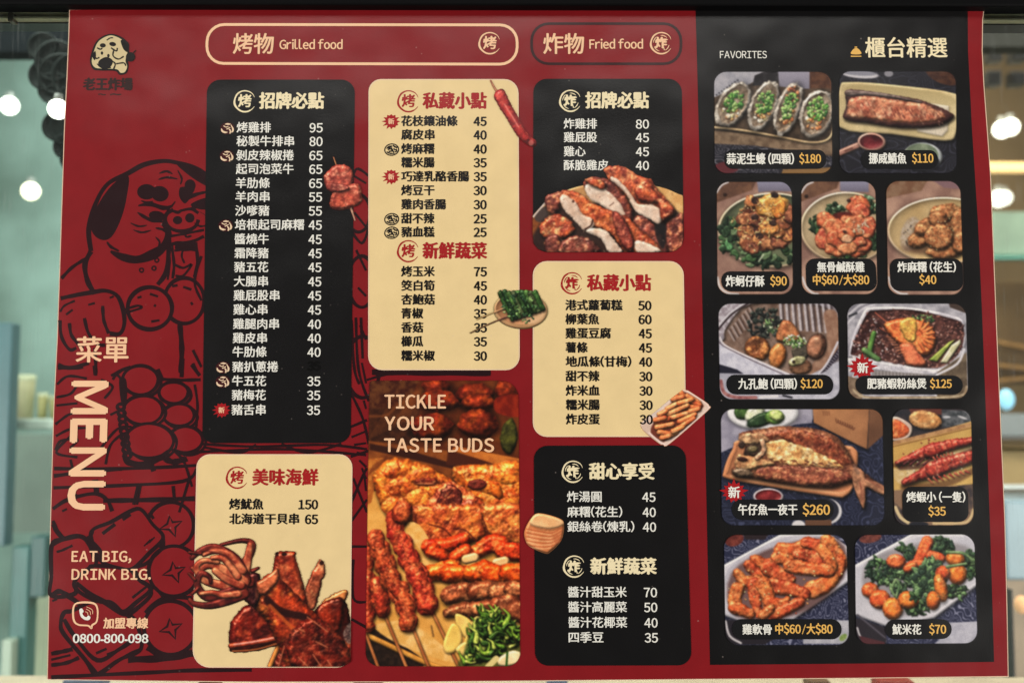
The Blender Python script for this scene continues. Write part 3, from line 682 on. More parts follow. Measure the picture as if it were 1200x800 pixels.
for k in range(7): st([(413 + k * 2.2, 205 + k * 44), (429, 215 + k * 44 + (k % 3) * 7)], 5)
# lines left of the black panel
for p in ([(236, 300), (228, 330), (236, 352)], [(226, 410), (236, 430)], [(200, 190), (216, 192), (232, 202)]): st(p, 6)
S3 = S; S = []
_ey = [12, 90, 150, 240, 330, 400, 480, 600, 690, 795]; _ex = [82, 79, 76, 73, 70, 67.5, 63.5, 60, 58, 56]
def keep_on(SS):
    return [([(max(x, float(np.interp(y, _ey, _ex)) + 1.8), min(y, 795.5)) for x, y in s_[0]],) + tuple(s_[1:]) for s_ in SS]
S1, S2, S3 = keep_on(S1), keep_on(S2), keep_on(S3)
ribbons('dog_drawing', S1, I_LINE, .3, None, I_RED); ribbons('skewer_drawing', S2 + S3, I_LINE, 1.2, None, I_RED)['kind'] = 'stuff'

# ---- emblem
emb = ribbons('logo', [(Z(0, 0, 4)(p), 0, True, False) for p in ([(520, 160), (480, 172), (448, 200), (428, 250), (422, 290), (436, 325), (470, 332), (540, 334), (560, 352), (592, 345), (603, 315), (600, 280), (606, 240), (598, 200), (565, 172)],)], I_TXT, 2, None)
ribbons('logo_face', [(Z(0, 0, 4)(p), 0, True, False) for p in ([(520, 167), (482, 180), (455, 205), (438, 250), (430, 290), (442, 315), (470, 322), (545, 325), (565, 342), (585, 338), (596, 312), (588, 285), (598, 240), (590, 205), (560, 180)],)], ink('print_logo_pale', (214, 196, 150)), 2.6, emb)
L_ = []
for p in ([(566, 190), (595, 195), (606, 215), (598, 245), (578, 230)], circ(482, 214, 14, 10), circ(528, 208, 16, 10, 10), circ(478, 250, 6, 8), circ(508, 262, 6, 8), [(466, 284), (498, 268), (528, 284), (518, 314), (485, 320), (462, 304)], [(432, 262), (446, 240), (450, 262), (444, 284)], circ(612, 268, 22, 22)): L_.append((Z(0, 0, 4)(p), 0, True, False))
for p, wd in (([(500, 190), (515, 180), (530, 178)], 1), ([(455, 225), (470, 232), (480, 226)], 1.2), ([(520, 225), (545, 240), (550, 226)], 1.2), ([(535, 232), (530, 262), (555, 278), (580, 265)], 1.2), ([(440, 262), (452, 275), (466, 270)], 1.2), ([(520, 285), (540, 300), (530, 330)], 1.2), ([(545, 300), (580, 296), (590, 310)], 1.2), ([(600, 285), (625, 250), (638, 236)], 1), ([(455, 300), (480, 320), (520, 318)], 1)): L_.append((Z(0, 0, 4)(p), wd * 1.4, False, False))
ribbons('logo_features', L_, I_TXT, 3.2, emb)
text('logo_lettering', '老王炸場', 97, 99.5, 15.5, ink('print_logo_dark', (50, 30, 28)), 2, emb, wd=59, bold=.06)
ribbons('logo_small_print', [([(115, 111), (118, 110.4), (121, 111.4), (124, 111)], 1.3, False, False), ([(129, 111.4), (133, 110.4), (138, 111.2), (142, 110.6)], 1.5, False, False)], ink('print_logo_dark', (50, 30, 28)), 2, emb)

# ---- left hand titles
text('title', '菜單', 89, 410.5, 32.5, I_PEACH, 3, None, bold=.02, wd=62)
text('title', 'MENU', 105.5, 445, 53, I_PEACH, 3, None, bold=.042, wd=152, rot=1, track=1.04)
text('slogan', 'EAT BIG,', 84, 651.5, 16.5, I_PEACH, 3, None, bold=.03, wd=70, track=1.07)
text('slogan', 'DRINK BIG.', 84, 672.5, 16.5, I_PEACH, 3, None, bold=.03, wd=93, track=1.07)
text('phone_caption', '加盟專線', 121, 730, 13.6, I_PEACH, 3, None, bold=.04, wd=53)
text('phone_number', '0800-800-098', 85.5, 747.5, 13.6, I_WHT, 3, None, bold=.04, wd=88.5)
ic = ribbons('phone_icon', [([(91, 706), (108, 706), (114, 712), (113.5, 727), (108, 732), (107, 735.5), (103, 732.5), (92, 731.5), (86.5, 726), (86, 712)], 2.1, True, False)], I_PEACH, 3, None)
ribbons('phone_icon_handset', [([(93, 714), (96, 712.5), (98, 716), (96.5, 718), (98.5, 721.5), (101.5, 722.5), (103.5, 720.5), (106, 723), (104, 726), (99, 725.5), (94.5, 721.5)], 0, True, False)], I_WHT, 3.4, ic)
ribbons('phone_icon_waves', [([(100, 716), (102.5, 717.5), (103, 720)], .7, False, False), ([(101, 713), (105.5, 716), (106, 720)], .7, False, False), ([(101.5, 710.5), (108, 714), (108.5, 719)], .7, False, False)], I_PEACH, 3.4, ic)

# ---- header pills
def pill(q, r, m, name='header_pill'):
    return ribbons(name, [(rrect_pts(q, r, 6), 3.2, True, 'straight')], m, 2, None)
p1 = pill([(243, 29), (606, 29.5), (606, 75.5), (242, 74.5)], 20, I_PEACH)
text('header', '烤物', 273, 52.5, 26, I_PEACH, 3, p1, bold=.02, wd=48); text('header', 'Grilled food', 327.5, 53, 14.2, I_PEACH, 3, p1, bold=.025, wd=74)
p2 = pill([(623, 28), (798, 28), (798, 75), (623, 75)], 20, I_PILL)
text('header', '炸物', 636.5, 52.5, 26, I_PEACH, 3, p2, bold=.02, wd=48); text('header', 'Fried food', 690.5, 52.5, 14.2, I_PEACH, 3, p2, bold=.025, wd=63)

def stamp(x, y, r, m, kind, parent):
    """brush ring round a character"""
    pts = [(x + r * (1 + .03 * math.sin(5 * a)) * math.cos(a), y + r * math.sin(a)) for a in np.linspace(.5, 5.9, 20)]
    pts2 = [(x + (r - .9) * math.cos(a), y + (r - .9) * math.sin(a)) for a in np.linspace(1.0, 4.3, 14)]
    o = ribbons('stamp', [(pts, 1.7, False, True), (pts2, .8, False, True)], m, 4, parent)
    if kind == '炸':
        ribbons('stamp', [([(x + (r - 3.2) * math.cos(a), y + (r - 3.2) * math.sin(a)) for a in np.linspace(a0, a0 + .9, 5)], 1.0, False, True) for a0 in (.2, 1.8, 3.2, 4.6)] + [([(x + 3.4 * math.cos(a), y + 3.4 * math.sin(a)), (x + (r - 3.6) * math.cos(a + .25), y + (r - 3.6) * math.sin(a + .25))], 1.0, False, False) for a in (.9, 2.4, 3.9, 5.5)], m, 4.2, parent)
    if kind == '烤': text('stamp', kind, x, y, r * 1.3, m, 4, parent, 'C', bold=.035)
    else: text('stamp', kind, x - .3, y, r * 1.12, m, 4, parent, 'C', bold=.055)
    return o
stamp(574, 51, 12.5, I_PEACH, '烤', p1); stamp(775, 51, 12.5, I_PEACH, '炸', p2)
def panel(name, q, r, m, edge):
    o = flat(name, rrect_pts(q, r), m, 3, None)
    if edge: ribbons('panel_edge', [(rrect_pts(q, r, 6), 1.3, True, 'straight')], I_EDGE, 3.5, o)
    return o
def hot_badge(x, y, parent, dark=False):
    """small round dog head badge"""
    z_ = lambda pts: [(x + u, y + v) for u, v in pts]
    if dark:
        ribbons('badge', [(z_(circ(0, 0, 8.4, 7.0, -8)), 0, True, False)], ink('print_badge_maroon', (62, 14, 20)), 4, parent)
        ribbons('badge', [(z_([(-3.2, -4.6), (0, -6), (4, -5), (2, -4), (-1, -4.2)]), 0, True, False), (z_([(-7.4, .6), (-6.8, 3.8), (-3, 5.8), (.5, 4.6), (-2, 3.8), (-5, 2.6), (-6.4, .4)]), 0, True, False),
                          (z_([(5.4, -2.4), (7.6, .6), (7, 4), (4.4, 5), (5.4, 2.4)]), 0, True, False), (z_([(2, 1), (3.6, 3), (3, 6.2)]), 1.6, False, False), (z_([(-4.6, -3), (-1.5, -1.4), (1.2, -2.4)]), 1.1, False, False), (z_([(-1, 1), (1, .2), (3.4, -1.2)]), 1.1, False, False), (z_([(4.4, -4), (5.6, -1)]), 1.2, False, False)], I_EDGE, 4.4, parent)
    else:
        ribbons('badge', [(z_(circ(0, 0, 8.8, 7.3, -8)), 0, True, False)], I_TXT, 4, parent); ribbons('badge', [(z_(circ(0, 0, 7.4, 5.9, -8)), 0, True, False)], I_CRM, 4.3, parent)
        ribbons('badge', [(z_([(-6.5, -1), (-3.5, -4.4), (1, -4.6), (-1, -2.4)]), 0, True, False), (z_([(1.5, -5), (4.4, -3), (6.8, -2.6)]), 2, False, False), (z_([(-4.6, .2), (-1.5, -1.2), (.8, .6)]), 1.9, False, False),
                      (z_([(2, -1.2), (4.5, .4), (6.2, -.6)]), 1.7, False, False), (z_([(-6, 2.4), (-2, 4.4), (3.5, 4.4)]), 1.6, False, False), (z_([(-3.5, 2.4), (.8, 1.6), (3, 3)]), 1.9, False, False), (z_([(4, 3), (6.6, 1.2)]), 1.7, False, False), (z_([(-.5, -2.6), (1.4, 1)]), 1.4, False, False)], I_TXT, 4.6, parent)
def new_badge(x, y, r, parent, em):
    pts = []
    for i in range(24):
        a = 2 * math.pi * i / 24; rr = r * (1.0 if i % 2 == 0 else .66) * (1 + .12 * math.sin(i * 2.7)); pts.append((x + rr * 1.08 * math.cos(a), y + rr * math.sin(a)))
    o = flat('star_badge', pts, I_STAR, 4, parent)
    text('badge_lettering', '新', x, y + .3, em, I_PEACH if em < 12 else I_WHT, 4.6, parent if parent.parent is None or em < 12 else parent, 'C', bold=.03)
def menu(parent, title, tx, ty, tw, kind, rows, m_t, m_row, em, bold, px, xslope=0.0, y0=None, pslope=0.0, badge_dark=True, bx=None):
    stamp(tx[0], ty, 12.4, m_t if m_t is not I_LCRM else I_LCRM, kind, parent)
    text('panel_title', title, tx[1], ty, 20.5, m_t, 4, parent, wd=tw, bold=.045)
    for r in rows:
        name, price, y = r[0], r[1], r[2]
        x0 = em[1] + xslope * (y - ty); xr = px + pslope * (y - ty)
        n_ = sum(1 if ord(c) > 0x2e80 else .36 for c in name)
        text('dish_name', name, x0, y, em[0] / 1.03 * 1.0, m_row, 4, parent, wd=em[0] * n_ - 1.0, bold=bold)
        if price: text('price', price, xr, y + .2, em[0] * 1.04, m_row, 4, parent, 'R', wd=7.75 * len(price), bold=bold)
        if len(r) > 3:
            if r[3] == 'h': hot_badge(x0 - 11, y + .5, parent, badge_dark)
            else: new_badge(x0 - 11.5, y, 9.6, parent, 7.5)
A = panel('grilled_panel', [(242.5, 93.5), (416, 93.5), (411, 519), (237, 519)], [16, 16, 16, 14], I_BLK, False)
rowsA = [('烤雞排', '95', 150, 'h'), ('秘製牛排串', '80', 166), ('剝皮辣椒捲', '65', 182.5, 'h'), ('起司泡菜牛', '65', 198.5), ('羊肋條', '65', 215), ('羊肉串', '55', 231), ('沙嗲豬', '55', 247.3), ('培根起司麻糬', '45', 263.8, 'h'),
         ('醬燒牛', '45', 280.5), ('霜降豬', '45', 297), ('豬五花', '45', 313.3), ('大腸串', '45', 330), ('雞屁股串', '45', 346.5), ('雞心串', '45', 363), ('雞腿肉串', '40', 379.8), ('雞皮串', '40', 396.3), ('牛肋條', '40', 412.5),
         ('豬扒蔥捲', '', 430, 'h'), ('牛五花', '35', 446.5, 'h'), ('豬梅花', '35', 463), ('豬舌串', '35', 480.3, 'n')]
menu(A, '招牌必點', (287, 303.5), 119, 76.5, '烤', rowsA, I_LCRM, I_WHT, (13.75, 278), .022, 378.7, -.0185, pslope=-.0095)
text('price', '35', 376, 429, 13.6, ink('print_rubbed_black', (3, 3, 3)), 4, A, 'R', wd=16, bold=.08)
B = panel('grilled_panel', [(432.5, 93.5), (607, 93.5), (608.5, 433), (432, 433)], [14, 16, 16, 16], I_CRM, True)
rowsB = [('花枝鑲油條', '45', 142.5, 'n'), ('腐皮串', '40', 158.5), ('烤麻糬', '40', 175, 'h'), ('糯米腸', '35', 191), ('巧達乳酪香腸', '35', 207.3, 'n'), ('烤豆干', '30', 223.5), ('雞肉香腸', '30', 240), ('甜不辣', '25', 256.5, 'h'), ('豬血糕', '25', 272.3, 'h')]
menu(B, '私藏小點', (478.7, 495), 119, 75.5, '烤', rowsB, I_TRED, I_TXT, (13.5, 470), .045, 570.5, badge_dark=False)
rowsB2 = [('烤玉米', '75', 318.5), ('筊白筍', '45', 335), ('杏鮑菇', '40', 351.3), ('青椒', '35', 367.5), ('香菇', '35', 384), ('櫛瓜', '35', 400.3), ('糯米椒', '30', 417)]
menu(B, '新鮮蔬菜', (478.5, 495), 294.5, 76, '烤', rowsB2, I_TRED, I_TXT, (13.6, 470), .045, 570.8)
Cp = panel('fried_panel', [(625, 92.5), (799, 92.5), (801.5, 295.5), (624.5, 295.5)], [16, 16, 18, 18], I_BLK, False)
menu(Cp, '招牌必點', (668.5, 685.5), 118.5, 75, '炸', [('炸雞排', '80', 145.7), ('雞屁股', '45', 161.5), ('雞心', '45', 178), ('酥脆雞皮', '40', 194.2)], I_LCRM, I_WHT, (13.4, 660.5), .022, 760.5)
D = panel('fried_panel', [(625, 306.5), (800.5, 306.5), (803.5, 511), (625, 511)], [16, 16, 16, 16], I_CRM, True)
menu(D, '私藏小點', (670.5, 687.5), 332, 75.5, '炸', [('港式蘿蔔糕', '50', 358), ('柳葉魚', '60', 374.3), ('雞蛋豆腐', '45', 390.8), ('薯條', '45', 407.5), ('地瓜條(甘梅)', '40', 424), ('甜不辣', '30', 441), ('炸米血', '30', 457.8), ('糯米腸', '30', 474.5), ('炸皮蛋', '30', 491.3)], I_TRED, I_TXT, (13.7, 662), .045, 763.2, .006, pslope=.012)
Ep = panel('fried_panel', [(625.5, 522), (803.5, 521.5), (810.5, 779), (627, 779.5)], [16, 16, 16, 16], I_BLK, False)
menu(Ep, '甜心享受', (671.5, 690), 552.5, 77, '炸', [('炸湯圓', '45', 582), ('麻糬(花生)', '40', 599.7), ('銀絲卷(煉乳)', '40', 617)], I_LCRM, I_WHT, (13.9, 664), .02, 767.5, .012, pslope=.02)
menu(Ep, '新鮮蔬菜', (673, 691.5), 663.5, 78, '炸', [('醬汁甜玉米', '70', 693.5), ('醬汁高麗菜', '50', 711), ('醬汁花椰菜', '40', 729), ('四季豆', '35', 746.5)], I_LCRM, I_WHT, (14, 665), .02, 769.3, .015, pslope=.02)
Fp = panel('seafood_panel', [(231, 532.5), (412.5, 532.5), (410, 781), (226, 781)], [15, 15, 15, 20], I_CRM, True)
menu(Fp, '美味海鮮', (278, 295.5), 559.5, 78, '烤', [('烤魷魚', '150', 590.7), ('北海道干貝串', '65', 608)], I_TRED, I_TXT, (13.9, 268.5), .045, 373)
# ---- favourites heading
text('favourites_heading', 'FAVORITES', 843.5, 64.5, 11.3, I_WHT, 3, None, bold=.008, wd=55)
text('favourites_heading', '櫃台精選', 1013.5, 57, 25.5, I_LCRM, 3, None, bold=.02, wd=96.5)
cl = ribbons('cloche_icon', [([(997.5, 63.5), (999, 59), (1003, 56.5), (1007, 58.5), (1009, 63.5)], 0, True, False), ([(997, 66.2), (1009.5, 66.2)], 1.2, False, False), ([(1001.5, 55.5), (1004.5, 55.5)], 1.2, False, False)], I_GOLD, 3, None)

# ================================================================== PRINTED PHOTOGRAPHS
CRUST = dict(ns=9, na=4.5, spec=.4, edge=.3)
GRN = [(70, 130, 50), (120, 170, 80), (50, 100, 45), (150, 190, 110)]
DGRN = [(36, 58, 38), (54, 84, 50), (26, 42, 30), (84, 106, 74)]
def wave_cloth(p, sh, base, ink_, sc_=9, seed=1):
    """dark cloth printed with pale curling lines"""
    w = p.win(sh.bb, 3)
    if w is None: return
    X, Y = p.X[w], p.Y[w]; m = 1 - sm(-p.st, p.st, sh.f(X, Y))
    f = fbm(X, Y, sc_ * 13, seed, 2) * 11; l = sm(.6, .95, np.cos(f * 6.28)) * .75
    c = np.array(base) / 255. * (1 - l[..., None]) + np.array(ink_) / 255. * l[..., None]
    p.C[w] = p.C[w] * (1 - m[..., None]) + c * m[..., None]
def blur_bg(p, cols, sc_, seed):
    a = fbm(p.X, p.Y, sc_, seed, 3)[..., None]; a = np.clip((a - .5) * 2.6 + .5, 0, 1)
    p.C = np.array(cols[0]) / 255. * (1 - a) + np.array(cols[1]) / 255. * a
def grad(p, sh, c1, c2, axis='y'):
    w = p.win(sh.bb, 3); X, Y = p.X[w], p.Y[w]; m = 1 - sm(-p.st, p.st, sh.f(X, Y)); x0, y0, x1, y1 = sh.bb
    t = np.clip(((Y - y0) / (y1 - y0)) if axis == 'y' else ((X - x0) / (x1 - x0)), 0, 1)[..., None]
    c = np.array(c1) / 255. * (1 - t) + np.array(c2) / 255. * t
    p.C[w] = p.C[w] * (1 - m[..., None]) + c * m[..., None]
def caption(par, q, r, items, y2=None):
    o = flat('caption_plate', rrect_pts(q, r), I_CAP, 9, par)
    return o
def cap_text(par, s, x0, x1, y, em, m, bold=.03):
    text('caption_lettering', s, x0, y, em, m, 10, par, wd=x1 - x0, bold=bold)

def ph_oysters():
    p = Print(825, 20, 4.2125, [(837, 84.6), (974, 84.6), (975.5, 203), (837.5, 203)], (72, 60, 52))
    blur_bg(p, [(58, 48, 42), (96, 80, 66)], 60, 3)
    p.fl(pol([(40, 262), (345, 262), (190, 352), (40, 400)], False), (188, 188, 198), (160, 162, 175), 40)
    for i in range(9):
        for j in range(5):
            x = 62 + i * 13 + j * 7; y = 385 - i * 9 + j * 14
            if y > 300 and x < 185: p.fl(ell(x, y, 5, 4), (60, 62, 72))
    p.fl(pol([(250, 290), (300, 268), (420, 262), (350, 330), (235, 352)], False), (40, 38, 42), (60, 58, 62), 20)
    grad(p, pol([(365, 262), (522, 262), (522, 385), (372, 352)], False), (170, 168, 186), (126, 124, 142))
    p.fl(pol([(522, 262), (645, 262), (645, 400), (522, 380)], False), (112, 76, 56), (84, 54, 42), 18)
    p.pc(pol([(40, 410), (240, 340), (480, 355), (645, 372), (645, 590), (560, 618), (300, 585), (40, 545)], True), (92, 76, 62), (66, 54, 44), r=30, h=.15, na=1.5, shd=0, spec=.05, edge=.8)
    p.fl(pol([(40, 560), (300, 590), (520, 620), (645, 605), (645, 680), (40, 640)], False), (150, 128, 104), (112, 92, 74), 30)
    p.pc(cap([(40, 545), (200, 562), (400, 598), (520, 620), (600, 612), (634, 575), (640, 520)], 7), (214, 192, 152), (188, 162, 122), r=7, ns=20, na=.6, shd=.5, spec=.2, edge=.7)
    wave_cloth(p, pol([(40, 625), (250, 635), (645, 690), (645, 800), (40, 800)], False), (44, 44, 54), (150, 150, 160), 5, 9)
    p.fl(ell(110, 745, 60, 30), (104, 48, 56)); p.fl(pol([(390, 752), (640, 742), (640, 790), (380, 780)], False), (150, 116, 74))
    for (cx, cy, rx, ry, a) in ((142, 432, 66, 116, 32), (292, 438, 58, 124, 22), (414, 455, 52, 132, 20), (555, 478, 74, 116, 18)):
        p.pc(ell(cx, cy, rx + 8, ry + 6, a), (214, 210, 200), (150, 142, 132), r=16, h=.6, ns=14, na=3, wob=6, shd=.7, so=9, sb=14, spec=.35, edge=.5)
        p.pc(ell(cx + 2, cy - 2, rx - 6, ry - 12, a), (92, 74, 58), (176, 160, 140), r=12, h=-.4, ns=10, na=3, wob=5, shd=0, spec=.3, edge=.7)
        t = ell(cx - 6, cy + ry * .28, rx * .62, ry * .42, a)
        p.scatter(t, 26, 7, 13, [(206, 150, 92), (222, 190, 140), (180, 110, 66), (230, 214, 180)], seed=int(cx), spec=.5)
        if cx == 414: p.scatter(ell(cx + 14, cy - 55, 34, 60, a), 24, 6, 12, [(150, 84, 60), (190, 124, 84)], seed=77)
        g = ell(cx + 8, cy - ry * (.1 if cx != 555 else .2), rx * .68, ry * .5, a)
        p.scatter(g, 70, 6, 11, GRN, seed=int(cx) + 1, spec=.35)
    p.mask(14); o = p.build('dish_photo', 6, None, .95)
    c = caption(o, [(849, 175.5), (968, 175.5), (968, 198), (849, 198)], 10, 0)
    cap_text(o, '蒜泥生蠔 (四顆)', 851, 930, 187, 14, I_WHT); cap_text(o, '$180', 936, 961.5, 186.5, 13.6, I_GOLD)
def ph_mackerel():
    p = Print(975, 20, 4.2125, [(983.5, 84), (1120, 84), (1121, 203), (984, 203)], (48, 47, 54))
    wave_cloth(p, pol([(0, 200), (700, 200), (700, 800), (0, 800)], False), (42, 42, 50), (74, 76, 92), 8, 4)
    p.fl(ell(140, 285, 90, 18, 4), (214, 214, 222)); p.fl(ell(130, 276, 90, 14, 4), (150, 152, 166)); p.fl(ell(280, 280, 22, 16), (150, 150, 160)); p.fl(ell(550, 290, 90, 40, 20), (96, 64, 48), (70, 46, 40), 20)
    tray = pol([(38, 350), (90, 322), (300, 335), (612, 380), (622, 470), (612, 575), (560, 612), (300, 580), (38, 545)])
    p.pc(tray, (222, 206, 160), (198, 180, 132), r=10, h=.5, ns=40, na=1, shd=.7, so=8, sb=14, spec=.15, edge=.75)
    grad(p, pol([(100, 340), (300, 345), (580, 390), (580, 440), (320, 410), (80, 365)]), (190, 172, 122), (214, 198, 150))
    p.pc(pol([(420, 415), (578, 440), (572, 560), (545, 590), (420, 565)], False), (240, 232, 214), (222, 212, 190), r=8, h=.3, ns=30, na=.5, shd=.3, spec=.1, edge=.9)
    fish = pol([(66, 385), (75, 358), (150, 362), (260, 378), (420, 405), (520, 440), (600, 482), (585, 512), (530, 538), (430, 548), (320, 545), (180, 525), (60, 505), (70, 440)])
    p.pc(fish, (100, 62, 56), (64, 38, 38), r=22, h=.7, ns=12, na=3, wob=3, shd=.75, so=9, sb=10, spec=.3, edge=.35)
    p.pc(pol([(78, 430), (100, 400), (200, 392), (330, 412), (450, 432), (540, 470), (560, 500), (480, 522), (330, 522), (180, 505), (82, 492)]), (214, 146, 110), (170, 92, 70), r=20, h=.6, ns=11, na=4.5, wob=5, shd=0, spec=.45, edge=.6, c3=(224, 174, 140))
    rg = np.random.RandomState(4)
    for k in range(46):
        x = rg.uniform(100, 540); y = 430 + (x - 100) * .12 + rg.uniform(-24, 50) * (1 - (x - 100) / 700)
        p.fl(cap([(x, y), (x + 7, y + 9 + rg.uniform(0, 8))], 2.6), (110, 52, 46), a=.65, soft=4)
    for k in range(40): 
        x = rg.uniform(90, 560); y = 418 + (x - 100) * .14 + rg.uniform(-20, 60); p.fl(ell(x, y, 5, 2.5, 60), (240, 204, 172), a=.5, soft=4)
    p.pc(pol([(70, 362), (150, 364), (270, 378), (430, 412), (430, 426), (280, 400), (150, 388), (72, 392)]), (126, 112, 108), (80, 62, 60), r=9, ns=9, na=3, shd=0, spec=.5, edge=.6)
    p.pc(cap([(40, 672), (90, 650), (140, 630)], 16), (206, 160, 142), (180, 130, 114), r=10, ns=20, na=.4, shd=.6)
    p.pc(ell(196, 617, 70, 46, 4), (216, 174, 156), (190, 140, 124), r=10, ns=20, na=.4, shd=.6); p.pc(ell(194, 616, 58, 36, 4), (116, 34, 42), (80, 20, 30), r=30, h=-.2, ns=14, na=2, shd=0, spec=.5)
    p.fl(cap([(64, 662), (100, 648)], 4), (110, 70, 60))
    p.pc(ell(448, 690, 98, 70, 3), (214, 222, 224), (170, 180, 186), r=12, ns=20, na=.5, shd=.5, spec=.4); p.fl(ell(442, 680, 84, 56, 3), (150, 166, 140), (112, 128, 106), 30); p.fl(ell(446, 712, 84, 48, 3), (40, 42, 48))
    p.mask(13); o = p.build('dish_photo', 6, None, .95)
    caption(o, [(1009, 176), (1099, 176), (1099, 198), (1009, 198)], 10, 0)
    cap_text(o, '挪威鯖魚', 1017.5, 1061.5, 186.5, 13.6, I_WHT); cap_text(o, '$110', 1068, 1093, 186, 13.6, I_GOLD)
def bowl_bg(p, cx, cy, rx, ry, inner1, inner2):
    blur_bg(p, [(196, 160, 140), (150, 116, 104)], 120, 2)
    p.pc(ell(cx, cy, rx, ry), (214, 190, 156), (236, 216, 186), r=10, h=.7, ns=50, na=.4, shd=.6, so=8, sb=22, spec=.4, edge=.5)
    p.pc(ell(cx, cy - 2, rx - 13, ry - 12), inner1, inner2, r=40, h=-.25, ns=40, na=.8, shd=0, spec=.1, edge=.75)
def ph_oyster_crisp():
    p = Print(825, 205, 5.333, [(840, 213.4), (927.5, 213.4), (929, 344.5), (841, 344.5)], (190, 150, 130))
    bowl_bg(p, 430, 345, 345, 235, (112, 120, 92), (84, 92, 70))
    p.fl(pol([(60, 30), (330, 30), (300, 95), (60, 180)], False), (130, 94, 72), (104, 74, 60), 40, soft=8); p.fl(ell(132, 125, 13, 12), (52, 34, 28))
    grad(p, pol([(330, 30), (560, 30), (560, 105), (430, 100), (340, 110)], False), (160, 160, 186), (120, 116, 136))
    p.scatter(ell(180, 380, 95, 110, 20), 46, 16, 32, DGRN + [(80, 130, 84)], 'leaf', 5, r=8, na=3, spec=.3, shd=.5)
    p.scatter(pol([(230, 480), (560, 450), (560, 560), (380, 575), (240, 530)], False), 30, 22, 36, DGRN, 'leaf', 8, r=9, na=2, spec=.2, shd=.4)
    p.fl(cap([(342, 540), (372, 498)], 4), (214, 226, 196))
    p.gr = 9; p.fl(pol([(240, 260), (300, 160), (400, 140), (540, 180), (560, 400), (420, 470), (260, 450)]), (110, 60, 42), (70, 40, 36), 14, soft=14)
    cols = [((226, 160, 96), (190, 110, 66)), ((214, 150, 100), (150, 84, 56)), ((190, 120, 84), (120, 66, 50))]
    for k, (x, y, rx, ry, a) in enumerate(((300, 170, 40, 30, 20), (250, 280, 46, 34, 0), (325, 275, 40, 44, 40), (255, 360, 44, 36, 10), (270, 430, 46, 40, 70), (300, 460, 36, 26, 20), (360, 395, 44, 36, 0), (400, 430, 44, 30, 20), (470, 420, 46, 34, 0), (520, 370, 44, 40, 20), (500, 300, 44, 40, 0), (540, 250, 34, 50, 0), (460, 360, 40, 30, 0), (380, 260, 52, 34, 0))):
        c = cols[k % 3]; p.pc(ell(x, y, rx, ry, a), c[0], c[1], r=16, wob=9, shd=.75, so=8, sb=10, c3=(96, 54, 44), **CRUST)
    p.pc(ell(425, 195, 88, 62, -10), (240, 186, 96), (214, 146, 70), r=26, h=.8, wob=12, shd=.8, so=9, sb=14, c3=(246, 214, 150), **CRUST)
    p.pc(ell(470, 215, 34, 50, 20), (236, 156, 70), (210, 120, 56), r=16, wob=7, **CRUST)
    p.pc(ell(410, 330, 56, 40, 0), (238, 166, 92), (216, 128, 66), r=22, wob=7, shd=.8, so=9, sb=14, **CRUST)
    for x, y in ((318, 160), (440, 125), (318, 265), (345, 380), (430, 300)): p.pc(ell(x, y, 15, 12, 30), (70, 48, 42), (44, 30, 30), r=6, wob=4)
    p.gr = 0; p.scatter(ell(350, 330, 190, 160), 50, 5, 9, [(240, 200, 140), (120, 60, 40), (226, 170, 110)], seed=3)
    p.scatter(ell(350, 300, 170, 140), 60, 8, 15, [(224, 166, 104), (150, 84, 56), (206, 134, 84)], 'blade', 23, r=6, na=3)
    ring_bottom(p)
    p.mask(14); o = p.build('dish_photo', 6, None, .95)
    caption(o, [(844.5, 318), (924, 318), (926, 341.5), (846, 341.5)], 11, 0)
    cap_text(o, '炸蚵仔酥', 850, 895.5, 330, 13.8, I_WHT); cap_text(o, '$90', 902, 921.5, 329.5, 13.8, I_GOLD)
def ring_bottom(p):
    p.fl(cap([(85, 640), (100, 700), (150, 738), (215, 745)], 6), (226, 224, 226)); p.fl(cap([(78, 110), (110, 65), (150, 45)], 6), (220, 218, 222))
